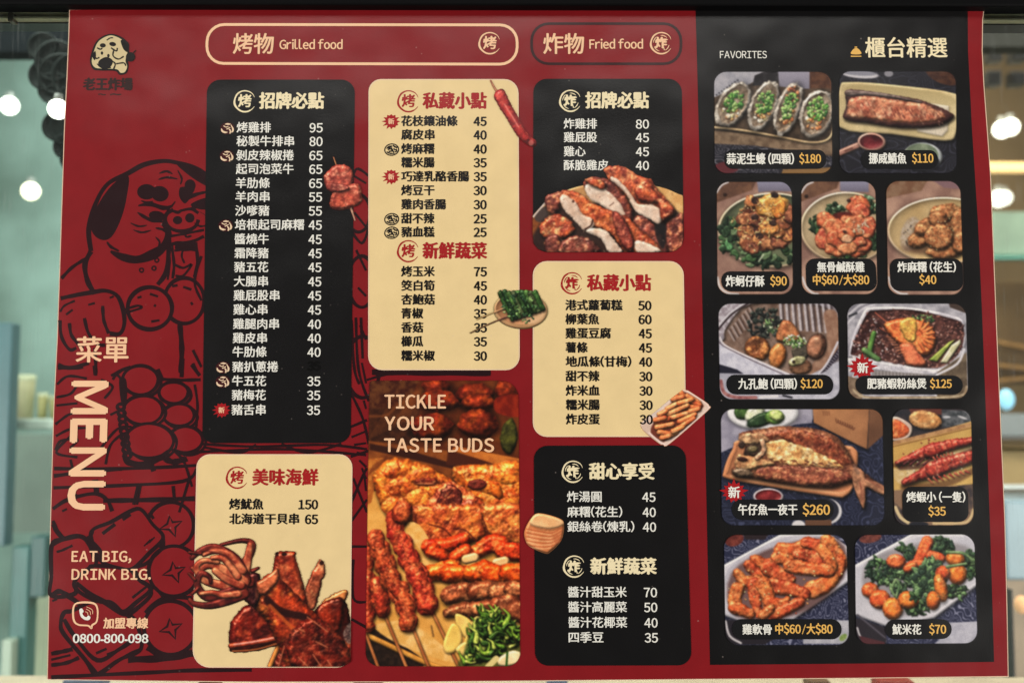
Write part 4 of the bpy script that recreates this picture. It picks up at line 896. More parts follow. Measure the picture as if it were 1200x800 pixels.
def ph_popcorn():
    # authored relative to the left edge of this picture, shifted into zoom 5
    p = Print(833, 205, 5.333, [(939, 213), (1025.5, 213), (1028, 344.5), (940, 344.5)], (190, 150, 130))
    p.X = (p.PX - 825) * 5.333; p.ox = 825
    bowl_bg(p, 890, 330, 290, 225, (196, 176, 140), (150, 130, 98))
    p.fl(pol([(600, 30), (850, 30), (830, 85), (600, 170)], False), (130, 94, 72), (104, 74, 60), 40, soft=8); p.fl(ell(640, 135, 13, 12), (52, 34, 28))
    grad(p, pol([(850, 30), (1030, 30), (1030, 108), (900, 105), (850, 100)], False), (160, 160, 186), (120, 116, 136))
    p.scatter(ell(720, 320, 46, 70, 0), 26, 16, 26, DGRN, 'leaf', 5, r=8, na=3); p.scatter(ell(820, 220, 50, 40, 0), 22, 14, 24, DGRN + [(120, 150, 120)], 'leaf', 6, r=8, na=3)
    p.scatter(ell(1035, 200, 50, 60, 0), 22, 14, 24, DGRN + [(120, 150, 120)], 'leaf', 7, r=8, na=3); p.scatter(ell(1040, 400, 50, 90, 0), 24, 18, 30, DGRN + [(70, 76, 50)], 'leaf', 9, r=8, na=3)
    p.scatter(ell(900, 500, 110, 30, 0), 14, 18, 30, DGRN + [(70, 76, 50)], 'leaf', 19, r=8, na=3)
    p.gr = 8; p.fl(ell(880, 360, 150, 130), (120, 50, 40), (90, 36, 34), 14, soft=14)
    cols = [((226, 128, 84), (186, 84, 58)), ((214, 112, 78), (160, 66, 52)), ((228, 150, 100), (190, 98, 66))]
    for k, (x, y, rx, ry, a) in enumerate(((770, 290, 60, 50, 20), (760, 400, 62, 60, 0), (830, 460, 70, 44, 10), (960, 470, 60, 36, 0), (1000, 440, 46, 40, 0), (900, 300, 50, 40, 0), (960, 190, 62, 50, 0), (980, 230, 56, 44, 0), (820, 330, 70, 56, 30), (840, 400, 64, 50, 0), (940, 410, 70, 34, 10), (950, 320, 84, 60, -10), (890, 370, 50, 40, 0), (1030, 330, 40, 60, 0), (900, 460, 50, 34, 0))):
        c = cols[k % 3]; p.pc(ell(x, y, rx, ry, a), c[0], c[1], r=20, wob=10, shd=.75, so=8, sb=11, c3=(240, 170, 120), **CRUST)
    p.pc(ell(895, 400, 26, 20), (236, 190, 150), (220, 160, 120), r=10, wob=4)
    p.gr = 0; p.scatter(ell(960, 320, 66, 44, 0), 34, 6, 10, [(240, 200, 160), (200, 120, 90)], 'seed', 3)
    for x, y in ((905, 160), (880, 355)): p.pc(ell(x, y, 12, 10, 30), (70, 48, 42), (44, 30, 30), r=6, wob=4)
    p.fl(cap([(615, 640), (640, 700), (680, 738), (712, 744)], 6), (226, 224, 226)); p.fl(cap([(608, 110), (640, 65), (680, 45)], 6), (220, 218, 222))
    p.mask(14); o = p.build('dish_photo', 6, None, .95)
    caption(o, [(944, 303), (1026, 303), (1028, 341), (945, 341)], 11, 0)
    cap_text(o, '無骨鹹酥雞', 957, 1012.5, 313.5, 13.2, I_WHT); cap_text(o, '中$60/大$80', 952, 1018, 328.5, 13.6, I_GOLD)
def ph_mochi():
    p = Print(975, 205, 5.333, [(1038.5, 212.5), (1125, 212.5), (1129, 345), (1041, 345)], (190, 150, 130))
    bowl_bg(p, 700, 350, 355, 212, (206, 180, 132), (186, 158, 110))
    p.fl(pol([(330, 30), (600, 30), (560, 100), (330, 150)], False), (130, 94, 72), (150, 120, 96), 40, soft=8); p.fl(pol([(620, 30), (830, 30), (830, 90), (700, 80)], False), (140, 110, 116), soft=8)
    p.fl(ell(490, 370, 60, 110, 15), (200, 190, 184), (170, 150, 130), 12, soft=10, a=.7); p.scatter(ell(475, 370, 45, 100, 10), 12, 3, 5, [(60, 50, 44)], seed=4)
    p.fl(ell(560, 460, 110, 34), (90, 60, 46), soft=30, a=.7)
    K = dict(ns=7, na=4.5, spec=.28, edge=.35, wob=7, shd=.8, so=9, sb=12, c3=(214, 164, 110))
    for x, y, rx, ry, a in ((545, 400, 74, 50, -20), (600, 320, 70, 54, -20), (560, 340, 50, 40, 0), (720, 260, 110, 80, -8), (690, 240, 80, 56, 0), (800, 300, 60, 90, 0), (660, 270, 60, 50, 0), (700, 480, 110, 46, 0), (800, 420, 56, 70, 0), (670, 385, 92, 82, 5)):
        p.pc(ell(x, y, rx, ry, a), (200, 138, 90), (164, 100, 62), r=26, h=.9, **K)
    p.fl(ell(700, 300, 44, 12, 10), (96, 52, 36), soft=14, a=.6)
    p.scatter(ell(700, 350, 150, 140), 120, 2.5, 5, [(232, 190, 140), (140, 84, 54)], seed=8)
    p.fl(cap([(355, 640), (375, 700), (420, 738), (470, 744)], 6), (226, 224, 226))
    p.mask(14); o = p.build('dish_photo', 6, None, .95)
    caption(o, [(1042, 303), (1128, 303), (1129, 341), (1044, 341)], 11, 0)
    cap_text(o, '炸麻糬 (花生)', 1051, 1119.5, 313.5, 13.2, I_WHT); cap_text(o, '$40', 1076.5, 1096.5, 328, 13.2, I_GOLD)
def ph_abalone():
    p = Print(830, 345, 5.925, [(842, 356), (981.5, 356), (984, 467.5), (844, 467.5)], (120, 116, 124))
    blur_bg(p, [(126, 118, 126), (170, 168, 182)], 60, 6)
    p.fl(pol([(60, 60), (290, 60), (90, 290), (60, 330)], False), (160, 150, 160), (214, 212, 222), 20)
    p.fl(cap([(72, 240), (160, 140), (275, 62)], 7), (60, 48, 52)); p.fl(cap([(72, 215), (150, 130), (250, 62)], 5), (226, 226, 234))
    inside = pol([(110, 300), (130, 220), (290, 65), (700, 62), (890, 140), (900, 330), (800, 520), (560, 545), (130, 360)])
    p.pc(inside, (112, 88, 76), (150, 128, 116), r=30, h=-.5, ns=24, na=2, shd=0, spec=.1, edge=.9)
    for k in range(9):
        x = 490 + k * 42; p.fl(pol([(x, 60), (x + 18, 60), (x + 30 + k * 2, 240 + k * 4), (x + 12 + k * 2, 240 + k * 4)], False), (196, 190, 200), (220, 218, 226), 12, soft=5, a=.85)
        p.fl(pol([(x + 18, 60), (x + 34, 60), (x + 44 + k * 2, 235 + k * 4), (x + 30 + k * 2, 240 + k * 4)], False), (74, 62, 66), soft=5, a=.7)
    for k in range(7):
        x = 140 + k * 24; y = 250 - k * 26; p.fl(cap([(x, y), (x + 40, y + 70)], 6), (186, 176, 176), soft=5, a=.7); p.fl(cap([(x + 12, y - 8), (x + 50, y + 64)], 5), (62, 48, 46), soft=5, a=.7)
    p.fl(pol([(800, 130), (895, 130), (900, 380), (800, 530), (690, 540), (820, 330)]), (176, 140, 118), (150, 112, 92), 40, soft=14)
    p.scatter(ell(390, 200, 120, 110), 120, 9, 20, [(26, 30, 30), (40, 48, 44), (20, 24, 26), (56, 62, 58)], 'leaf', 3, r=5, na=2, spec=.25)
    p.scatter(ell(440, 225, 60, 50), 26, 7, 13, [(110, 150, 90), (170, 190, 150), (60, 84, 56)], 'leaf', 8, r=4)
    p.pc(ell(340, 375, 88, 84, 20), (196, 120, 66), (120, 66, 40), r=26, ns=12, na=8, wob=8, spec=.6, edge=.3, shd=.8, so=9, sb=16, c3=(230, 160, 90))
    p.fl(ell(320, 330, 60, 24, -20), (60, 34, 26), soft=14, a=.7)
    p.pc(pol([(470, 300), (500, 200), (550, 178), (600, 215), (640, 290), (600, 330), (500, 330)]), (206, 140, 92), (176, 104, 66), r=24, ns=14, na=4, wob=3, spec=.35, edge=.4, shd=.7, so=8, sb=14)
    p.pc(ell(480, 425, 58, 90, 12), (224, 152, 88), (196, 116, 60), r=26, ns=14, na=4, wob=3, spec=.5, edge=.35, shd=.8, so=9, sb=14)
    p.pc(ell(640, 400, 60, 60), (110, 100, 84), (70, 66, 58), r=20, ns=12, na=4, wob=5, edge=.5, shd=.6)
    p.pc(ell(752, 360, 68, 92, 14), (90, 56, 42), (60, 38, 32), r=10, ns=10, na=3, wob=3, edge=.5, shd=.7, so=6, sb=12); p.pc(ell(742, 362, 56, 80, 14), (198, 146, 116), (168, 112, 84), r=24, ns=14, na=3, wob=3, edge=.6, shd=0)
    p.scatter(ell(600, 325, 90, 44, 5), 70, 6, 13, [(96, 140, 66), (150, 180, 110), (60, 92, 52), (226, 232, 206)], 'leaf', 12, r=4, spec=.4)
    p.pc(ell(640, 500, 78, 56, 0), (160, 116, 86), (110, 76, 58), r=16, ns=12, na=4, wob=5, edge=.5, shd=.7); p.pc(ell(618, 462, 60, 32, -15), (206, 206, 160), (150, 150, 104), r=14, ns=12, na=4, wob=5); p.fl(ell(594, 468, 12, 12), (52, 40, 34))
    p.fl(pol([(72, 335), (130, 362), (560, 552), (560, 620), (300, 640), (72, 520)], False), (200, 202, 220), (224, 226, 240), 30)
    p.fl(cap([(82, 300), (110, 345), (200, 395), (360, 465), (560, 552)], 5), (240, 236, 240)); p.fl(cap([(78, 330), (110, 360), (300, 455), (540, 562)], 3), (70, 50, 58), a=.8)
    p.fl(pol([(72, 482), (200, 520), (260, 560), (72, 560)], False), (40, 40, 56)); p.fl(pol([(72, 545), (400, 555), (700, 560), (910, 460), (910, 730), (72, 730)], False), (178, 180, 196), (206, 208, 222), 40)
    p.fl(pol([(905, 370), (905, 440), (820, 530), (770, 552)], False), (52, 46, 60)); p.fl(cap([(900, 330), (830, 470), (770, 545)], 7), (222, 222, 234))
    for k in range(9): p.fl(cap([(812 + k * 11, 520 - k * 16), (832 + k * 10, 530 - k * 16)], 3), (190, 188, 200), a=.7)
    p.fl(cap([(88, 600), (110, 680), (190, 712), (330, 715)], 12), (186, 130, 128), (150, 90, 92), 20); p.fl(cap([(360, 712), (480, 705)], 8), (236, 236, 240)); p.fl(cap([(520, 700), (580, 715)], 7), (50, 50, 60))
    p.mask(14); o = p.build('dish_photo', 6, None, .96)
    caption(o, [(850.5, 439), (976, 439), (977, 462), (852, 462)], 11, 0)
    cap_text(o, '九孔鮑 (四顆)', 864.5, 933.5, 450, 13.6, I_WHT); cap_text(o, '$120', 937.5, 963.5, 449.5, 13.2, I_GOLD)
def ph_vermicelli():
    p = Print(980, 345, 5.925, [(993, 356), (1131.5, 356), (1134.5, 467), (994.5, 467)], (150, 150, 160))
    blur_bg(p, [(196, 196, 206), (150, 150, 162)], 50, 12)
    for k in range(5): p.fl(cap([(60, 220 - k * 26), (170, 110 - k * 20), (280, 60 - k * 6)], 4), (110, 108, 122) if k % 2 else (232, 232, 240), a=.8)
    p.fl(pol([(780, 55), (900, 60), (900, 130), (790, 90)], False), (76, 62, 56)); p.fl(cap([(90, 150), (140, 130)], 8), (56, 58, 66))
    p.pc(pol([(88, 420), (110, 300), (190, 120), (260, 88), (520, 90), (790, 140), (895, 200), (890, 380), (810, 500), (640, 548), (280, 500), (110, 440)]), (214, 214, 224), (180, 180, 192), r=14, h=.5, ns=20, na=1, shd=.4, spec=.4, edge=.7)
    brot = pol([(100, 400), (140, 280), (215, 130), (280, 108), (520, 105), (770, 158), (880, 210), (872, 370), (780, 478), (640, 512), (300, 458), (130, 425)])
    p.pc(brot, (96, 58, 52), (54, 30, 30), r=18, h=-.4, ns=18, na=5, shd=0, spec=.35, edge=.7)
    p.scatter(brot, 300, 6, 14, [(94, 56, 52), (66, 38, 38), (126, 88, 80), (48, 28, 30), (108, 64, 56)], 'leaf', 5, r=4, na=2, spec=.5, shd=.3)
    p.scatter(pol([(120, 380), (160, 250), (260, 150), (330, 300), (420, 440), (300, 450)]), 60, 5, 9, [(60, 36, 46), (150, 120, 124), (196, 180, 180)], 'leaf', 6, r=3)
    p.fl(cap([(270, 125), (330, 175), (360, 200)], 3.5), (206, 110, 84)); p.fl(cap([(300, 230), (350, 260)], 3), (206, 110, 84))
    p.scatter(ell(600, 170, 90, 30), 40, 6, 12, GRN + DGRN, 'leaf', 7, r=4)
    SH = dict(ns=9, na=5, spec=.55, edge=.35, wob=5, shd=.75, so=9, sb=14)
    p.pc(pol([(330, 220), (380, 180), (470, 165), (560, 175), (630, 200), (670, 240), (690, 310), (675, 380), (620, 420), (560, 410), (470, 370), (400, 310)]), (238, 132, 72), (214, 96, 52), r=28, c3=(246, 176, 96), **SH)
    for k in range(8):
        a = -1.2 + k * .33; p.pc(cap([(560 + 55 * math.cos(a), 290 + 55 * math.sin(a)), (560 + 122 * math.cos(a), 290 + 118 * math.sin(a))], 15, 9), (244, 140, 76), (224, 108, 58), r=10, ns=7, na=2, spec=.4, edge=.5, shd=.35, so=3, sb=5)
    p.pc(pol([(470, 170), (540, 165), (560, 240), (540, 330), (470, 300), (440, 220)]), (238, 196, 92), (226, 160, 80), r=18, ns=9, na=5, wob=7, spec=.4, edge=.7, shd=0)
    p.pc(pol([(440, 350), (520, 340), (570, 400), (625, 470), (600, 498), (500, 492), (470, 440)]), (240, 140, 96), (226, 116, 78), r=26, ns=16, na=3, wob=3, spec=.4, edge=.5, shd=.7, so=8, sb=12)
    for k in range(7): p.fl(cap([(350 + k * 14, 290 + k * 20), (380 + k * 16, 300 + k * 16)], 3), (246, 160, 110), a=.8)
    p.fl(cap([(560, 410), (580, 440)], 3), (170, 50, 40), a=.7)
    p.pc(cap([(262, 270), (240, 350), (228, 420)], 19, 21), (112, 160, 76), (80, 130, 60), r=16, ns=12, na=1.5, spec=.3); p.pc(cap([(195, 385), (290, 450)], 20), (120, 160, 96), (80, 120, 70), r=14, ns=12, na=1.5)
    p.pc(pol([(640, 455), (780, 330), (830, 310), (700, 468)], False), (176, 186, 90), (130, 156, 66), r=12, ns=10, na=1.5, shd=.6); p.pc(pol([(720, 472), (800, 350), (862, 310), (866, 340), (770, 478)], False), (226, 222, 192), (206, 206, 160), r=12, ns=10, na=1.5, shd=.4)
    p.pc(pol([(90, 440), (300, 466), (640, 520), (740, 515), (650, 560), (300, 530), (90, 480)]), (222, 222, 230), (186, 186, 198), r=10, h=.6, ns=10, na=2, spec=.4, edge=.6, shd=.3)
    grad(p, pol([(250, 525), (640, 556), (640, 620), (250, 620)], False), (146, 140, 140), (110, 104, 104)); 
    for k in range(16): p.fl(cap([(262 + k * 24, 528 + k * 2), (262 + k * 24, 600)], 4), (196, 194, 198), a=.55, soft=4)
    p.fl(pol([(700, 540), (905, 400), (915, 730), (700, 730)], False), (128, 112, 92), (96, 82, 68), 30); p.fl(cap([(888, 380), (840, 480), (700, 556)], 8), (226, 226, 234))
    p.fl(pol([(60, 560), (180, 590), (180, 740), (60, 740)], False), (150, 130, 110), (120, 100, 84), 20); p.fl(cap([(120, 660), (200, 712), (500, 715), (850, 705), (905, 640)], 8), (162, 140, 112), (206, 190, 160), 20)
    for k in range(9): p.fl(cap([(150, 500), (150 + 62 * math.cos(k * .7), 500 + 80 * math.sin(k * .7))], 7), (240, 232, 228), a=.9)
    p.mask(14); o = p.build('dish_photo', 6, None, .97)
    starburst(o, 1010.5, 430.5, 15, 13.5)
    caption(o, [(1002, 440), (1128, 440), (1128.5, 462), (1003, 462)], 11, 0)
    cap_text(o, '肥豬蝦粉絲煲', 1015.5, 1085, 449.7, 13.2, I_WHT); cap_text(o, '$125', 1089, 1114.5, 449.5, 13, I_GOLD)
def starburst(o, x, y, r, em):
    pts = []
    for i in range(26):
        a = 2 * math.pi * i / 26 - math.pi / 2; rr = r * (1.0 if i % 2 == 0 else .72) * (1 + .22 * (1 if i in (0, 6, 20) else 0)); pts.append((x + rr * 1.02 * math.cos(a), y + rr * .92 * math.sin(a)))
    flat('star_badge', pts, I_STAR, 8, o); text('badge_lettering', '新', x, y + .8, em, I_WHT, 10.5, o, 'C', bold=.03)
def ph_fish():
    p = Print(835, 470, 5.162, [(845, 479.5), (1034, 479.5), (1036.5, 615), (846, 615)], (44, 48, 72))
    wave_cloth(p, pol([(0, 0), (1100, 0), (1100, 800), (0, 800)], False), (38, 42, 64), (108, 118, 160), 7, 21)
    p.fl(ell(400, 500, 900, 500), (40, 44, 64), a=.35)
    p.fl(pol([(40, 40), (620, 40), (600, 130), (500, 140), (160, 260), (50, 310)], False), (176, 174, 192), (150, 148, 168), 60)
    p.pc(ell(305, 70, 215, 105), (236, 238, 242), (220, 224, 232), r=16, h=.5, ns=50, na=.4, shd=.5, so=6, sb=16, edge=.7)
    for x, y, rx, ry, a, c1, c2 in ((180, 65, 50, 46, 0, (86, 122, 60), (50, 80, 40)), (255, 75, 66, 44, -35, (238, 242, 226), (216, 226, 190)), (300, 110, 100, 40, -20, (46, 72, 44), (30, 50, 34)), (375, 95, 60, 44, 0, (150, 190, 90), (84, 130, 56)), (385, 85, 44, 34, 20, (204, 222, 140), (170, 200, 100))):
        p.pc(ell(x, y, rx, ry, a), c1, c2, r=18, ns=12, na=3, wob=3, shd=.5)
    p.pc(pol([(605, 30), (950, 30), (935, 290), (880, 265), (612, 130)], False), (150, 106, 72), (128, 88, 60), r=10, h=.3, ns=60, na=.8, shd=.7, so=9, sb=16, spec=.02, edge=.7, L=(-.2, -.3, .93)); p.pc(pol([(950, 30), (1050, 30), (1040, 200), (938, 290)], False), (104, 72, 52), (90, 62, 46), r=6, h=.3, ns=60, na=.8, shd=0, spec=0, edge=.8, L=(-.2, -.3, .93))
    for k in range(8): p.fl(cap([(745 + k * 14, 105 + k * 6), (752 + k * 14, 130 + k * 6), (762 + k * 14, 118 + k * 6)], 3), (92, 50, 36), a=.7)
    for k in range(4): p.fl(cap([(668 + k * 12, 60), (672 + k * 12, 84)], 3), (110, 66, 46), a=.6)
    p.pc(pol([(66, 425), (120, 290), (200, 230), (760, 262), (860, 285), (880, 350), (850, 520), (800, 575), (740, 578), (430, 530), (100, 470)]), (232, 164, 116), (212, 140, 94), r=14, h=.6, ns=40, na=1, shd=.7, so=10, sb=18, spec=.2, edge=.6)
    p.pc(pol([(95, 420), (140, 300), (210, 255), (760, 290), (840, 310), (850, 500), (760, 548), (430, 506), (110, 452)]), (206, 138, 96), (178, 112, 78), r=14, h=-.3, ns=40, na=1, shd=0, spec=.1, edge=.8)
    p.fl(cap([(110, 450), (430, 508), (740, 552), (800, 545)], 5), (246, 190, 140), a=.8)
    fish = pol([(160, 195), (330, 160), (430, 150), (620, 165), (740, 205), (800, 270), (860, 375), (920, 430), (1000, 490), (1045, 520), (1040, 562), (930, 520), (925, 600), (910, 645), (870, 560), (845, 490), (720, 520), (560, 515), (380, 490), (250, 468), (140, 455), (115, 410), (150, 380), (180, 330), (200, 250)])
    p.pc(fish, (150, 96, 68), (100, 54, 42), r=46, h=.7, ns=12, na=6, wob=4, shd=.85, so=12, sb=16, spec=.35, edge=.3, c3=(190, 130, 90))
    p.pc(pol([(280, 205), (430, 170), (600, 185), (720, 230), (790, 300), (830, 380), (700, 380), (560, 300), (430, 225), (330, 230)]), (156, 78, 50), (112, 50, 36), r=26, h=.4, ns=8, na=6, wob=10, shd=0, spec=.45, edge=.7, c3=(196, 124, 84))
    p.pc(pol([(330, 250), (430, 235), (540, 270), (640, 310), (760, 370), (800, 400), (700, 400), (540, 390), (400, 375), (330, 340)]), (240, 196, 128), (214, 150, 88), r=18, h=.4, ns=11, na=7, wob=10, shd=0, spec=.45, edge=.85, c3=(250, 224, 170))
    p.pc(pol([(280, 400), (420, 390), (600, 400), (800, 420), (840, 470), (720, 500), (560, 500), (380, 475), (270, 450)]), (176, 100, 72), (120, 58, 46), r=20, h=.5, ns=9, na=6, wob=8, shd=0, spec=.5, edge=.6, c3=(206, 140, 96))
    rg = np.random.RandomState(7)
    for k in range(70):
        t = rg.uniform(0, 1); x = 340 + t * 480; y = 372 + t * 30 + rg.uniform(-28, 22); p.fl(cap([(x, y), (x + rg.uniform(8, 26), y + rg.uniform(-4, 8))], rg.uniform(2, 4.5)), (84, 42, 34), a=.7, soft=4)
    p.pc(ell(255, 290, 66, 44, -25), (72, 52, 42), (46, 34, 30), r=18, ns=10, na=5, wob=6, shd=0, spec=.5); p.pc(ell(245, 290, 34, 22, -10), (110, 96, 66), (78, 70, 52), r=12, ns=10, na=3, wob=3, shd=0)
    p.pc(pol([(160, 205), (300, 195), (340, 240), (300, 250), (190, 262)]), (218, 176, 130), (176, 126, 90), r=14, ns=11, na=5, wob=6, shd=.4, edge=.6); p.pc(pol([(150, 320), (220, 330), (330, 350), (380, 380), (300, 400), (210, 420), (140, 400)]), (222, 180, 126), (180, 124, 84), r=18, ns=10, na=5, wob=7, shd=.5, edge=.5)
    p.pc(cap([(300, 240), (310, 300), (270, 340)], 16), (226, 186, 150), (190, 140, 108), r=12, ns=9, na=4, wob=4)
    p.pc(ell(180, 430, 62, 26, 8), (140, 116, 92), (96, 76, 62), r=16, ns=10, na=3, wob=3, spec=.7); p.pc(ell(180, 350, 34, 14, 10), (70, 34, 30), (50, 26, 24), r=8); p.pc(ell(176, 262, 20, 22), (80, 60, 50), (60, 44, 38), r=8)
    p.pc(pol([(850, 400), (910, 420), (930, 470), (1000, 490), (1045, 520), (1042, 565), (985, 545), (928, 520), (925, 600), (912, 648), (880, 580), (850, 500)]), (206, 150, 112), (164, 112, 84), r=14, h=.6, ns=14, na=4, wob=2, shd=.6, spec=.3, edge=.55)
    for k in range(7): p.fl(cap([(890, 480 + k * 2), (905 + k * 3, 620 - k * 10)], 2.4), (150, 90, 70), a=.5); p.fl(cap([(930, 470), (1035, 520 + k * 5 - 8)], 2.2), (150, 90, 70), a=.4)
    p.fl(cap([(860, 390), (880, 430)], 12), (110, 90, 80), a=.5, soft=10)
    p.pc(ell(337, 575, 92, 50), (222, 218, 222), (190, 186, 196), r=8, ns=20, na=.5, shd=.5); p.pc(ell(337, 573, 80, 40), (150, 50, 52), (110, 30, 36), r=20, h=-.3, ns=14, na=2, shd=0)
    p.fl(ell(690, 665, 92, 78), (222, 222, 226)); p.fl(ell(676, 660, 88, 76), (42, 44, 58)); p.fl(pol([(560, 715), (720, 715), (720, 770), (560, 770)], False), (110, 76, 56)); p.fl(ell(520, 748, 40, 30), (226, 226, 230))
    p.mask(14); o = p.build('dish_photo', 6, None, .97)
    starburst(o, 860, 576, 14, 14.5)
    caption(o, [(857, 585), (977, 585), (977, 609), (858, 609)], 12, 0)
    cap_text(o, '午仔魚一夜干', 864.5, 934, 597, 13.8, I_WHT); cap_text(o, '$260', 940, 972, 596.8, 15.5, I_GOLD)
def ph_shrimp():
    p = Print(1030, 470, 5.162, [(1046, 479), (1137.5, 479), (1141, 615), (1048.5, 615)], (50, 48, 56))
    blur_bg(p, [(44, 44, 52), (64, 56, 60)], 40, 33)
    p.fl(pol([(180, 40), (380, 40), (380, 80), (200, 90)], False), (110, 60, 52)); p.fl(pol([(380, 50), (560, 60), (556, 130), (380, 160)], False), (66, 72, 78), (110, 114, 120), 20)
    p.fl(ell(410, 95, 24, 8, 0), (200, 204, 210)); p.fl(ell(505, 98, 30, 7, 20), (206, 208, 214))
    p.pc(ell(280, 112, 100, 56, 8), (214, 160, 100), (190, 128, 74), r=26, h=.4, ns=14, na=4, wob=3, shd=.7, so=8, sb=12, edge=.6, c3=(236, 190, 130))
    p.pc(pol([(60, 110), (100, 92), (150, 110), (200, 150), (190, 210), (130, 240), (60, 225)]), (238, 224, 210), (214, 190, 176), r=8, ns=20, na=.5, shd=.7); p.pc(pol([(60, 125), (110, 110), (180, 160), (170, 205), (110, 225), (60, 212)]), (222, 110, 56), (196, 80, 44), r=20, h=.3, ns=8, na=5, shd=0, spec=.5, c3=(240, 150, 90))
    p.pc(pol([(60, 265), (560, 120), (580, 150), (580, 500), (400, 530), (60, 560)], False), (226, 190, 112), (206, 166, 92), r=8, h=.3, ns=60, na=.6, shd=.6, spec=.1, edge=.8)
    p.fl(pol([(60, 248), (556, 128), (556, 154), (60, 272)], False), (206, 160, 110), (176, 130, 88), 30); p.fl(cap([(60, 280), (560, 160)], 3), (130, 84, 50), a=.8)
    p.fl(pol([(80, 410), (200, 390), (500, 290), (570, 270), (570, 330), (300, 400), (140, 500), (80, 440)]), (238, 216, 170), (220, 190, 130), 20); p.fl(pol([(60, 382), (180, 350), (570, 240), (570, 255), (300, 345), (90, 400)], False), (120, 74, 44), soft=8, a=.7)
    K = dict(ns=9, na=6, wob=5, spec=.45, edge=.3, c3=(232, 136, 104), shd=.85, so=12, sb=14)
    def prawn(pts, r0, r1): p.pc(cap(pts, r0, r1), (204, 76, 56), (150, 40, 36), r=26, h=.8, **K)
    p.fl(cap([(130, 400), (330, 380), (560, 300)], 16), (60, 28, 26), soft=14, a=.7)
    prawn([(110, 372), (220, 330), (330, 290)], 14, 44); prawn([(310, 300), (420, 265), (580, 235)], 42, 22)
    for k in range(6): p.fl(cap([(330 + k * 34, 250 - k * 6), (350 + k * 34, 320 - k * 12)], 3.2), (120, 28, 30), a=.55, soft=4)
    for k in range(5): p.pc(cap([(150 + k * 40, 382), (190 + k * 40, 350)], 7, 4), (90, 30, 36), (60, 24, 34), r=5, shd=.3)
    for k in range(6): p.pc(cap([(330 + k * 22, 340 - k * 5), (350 + k * 20, 368 - k * 9)], 7, 4), (220, 120, 90), (170, 60, 50), r=5, shd=.4)
    p.fl(cap([(150, 520), (400, 500), (570, 420)], 20), (80, 44, 30), soft=18, a=.6)
    prawn([(150, 490), (250, 445), (340, 410)], 16, 50); prawn([(330, 410), (440, 370), (580, 330)], 50, 36)
    for k in range(6): p.fl(cap([(340 + k * 36, 360 - k * 8), (362 + k * 36, 440 - k * 12)], 3.2), (120, 28, 30), a=.5, soft=4)
    for k in range(8): p.pc(cap([(300 + k * 32, 470 - k * 7), (325 + k * 32, 496 - k * 9)], 8, 4), (226, 130, 90), (170, 60, 50), r=5, shd=.4)
    p.scatter(ell(330, 350, 220, 130), 40, 3, 6, [(246, 190, 160), (120, 26, 30)], seed=5)
    p.fl(pol([(60, 540), (580, 500), (580, 760), (60, 760)], False), (150, 120, 96), (60, 54, 60), 60); p.fl(cap([(100, 640), (130, 700), (180, 735)], 10), (226, 206, 160)); p.fl(cap([(330, 738), (500, 736), (550, 710), (572, 655)], 8), (226, 200, 150)); p.fl(ell(240, 745, 60, 20), (40, 42, 52))
    p.mask(14); o = p.build('dish_photo', 6, None, .95)
    caption(o, [(1057, 570), (1134.5, 570), (1135, 611), (1058, 611)], 11, 0)
    cap_text(o, '烤蝦小 (一隻)', 1061.5, 1130.5, 582.3, 13.2, I_WHT); cap_text(o, '$35', 1087, 1107.5, 598.5, 13.5, I_GOLD)
def plate_bg(p, seed):
    wave_cloth(p, pol([(0, 0), (1000, 0), (1000, 800), (0, 800)], False), (46, 50, 78), (176, 180, 206), 6, seed)
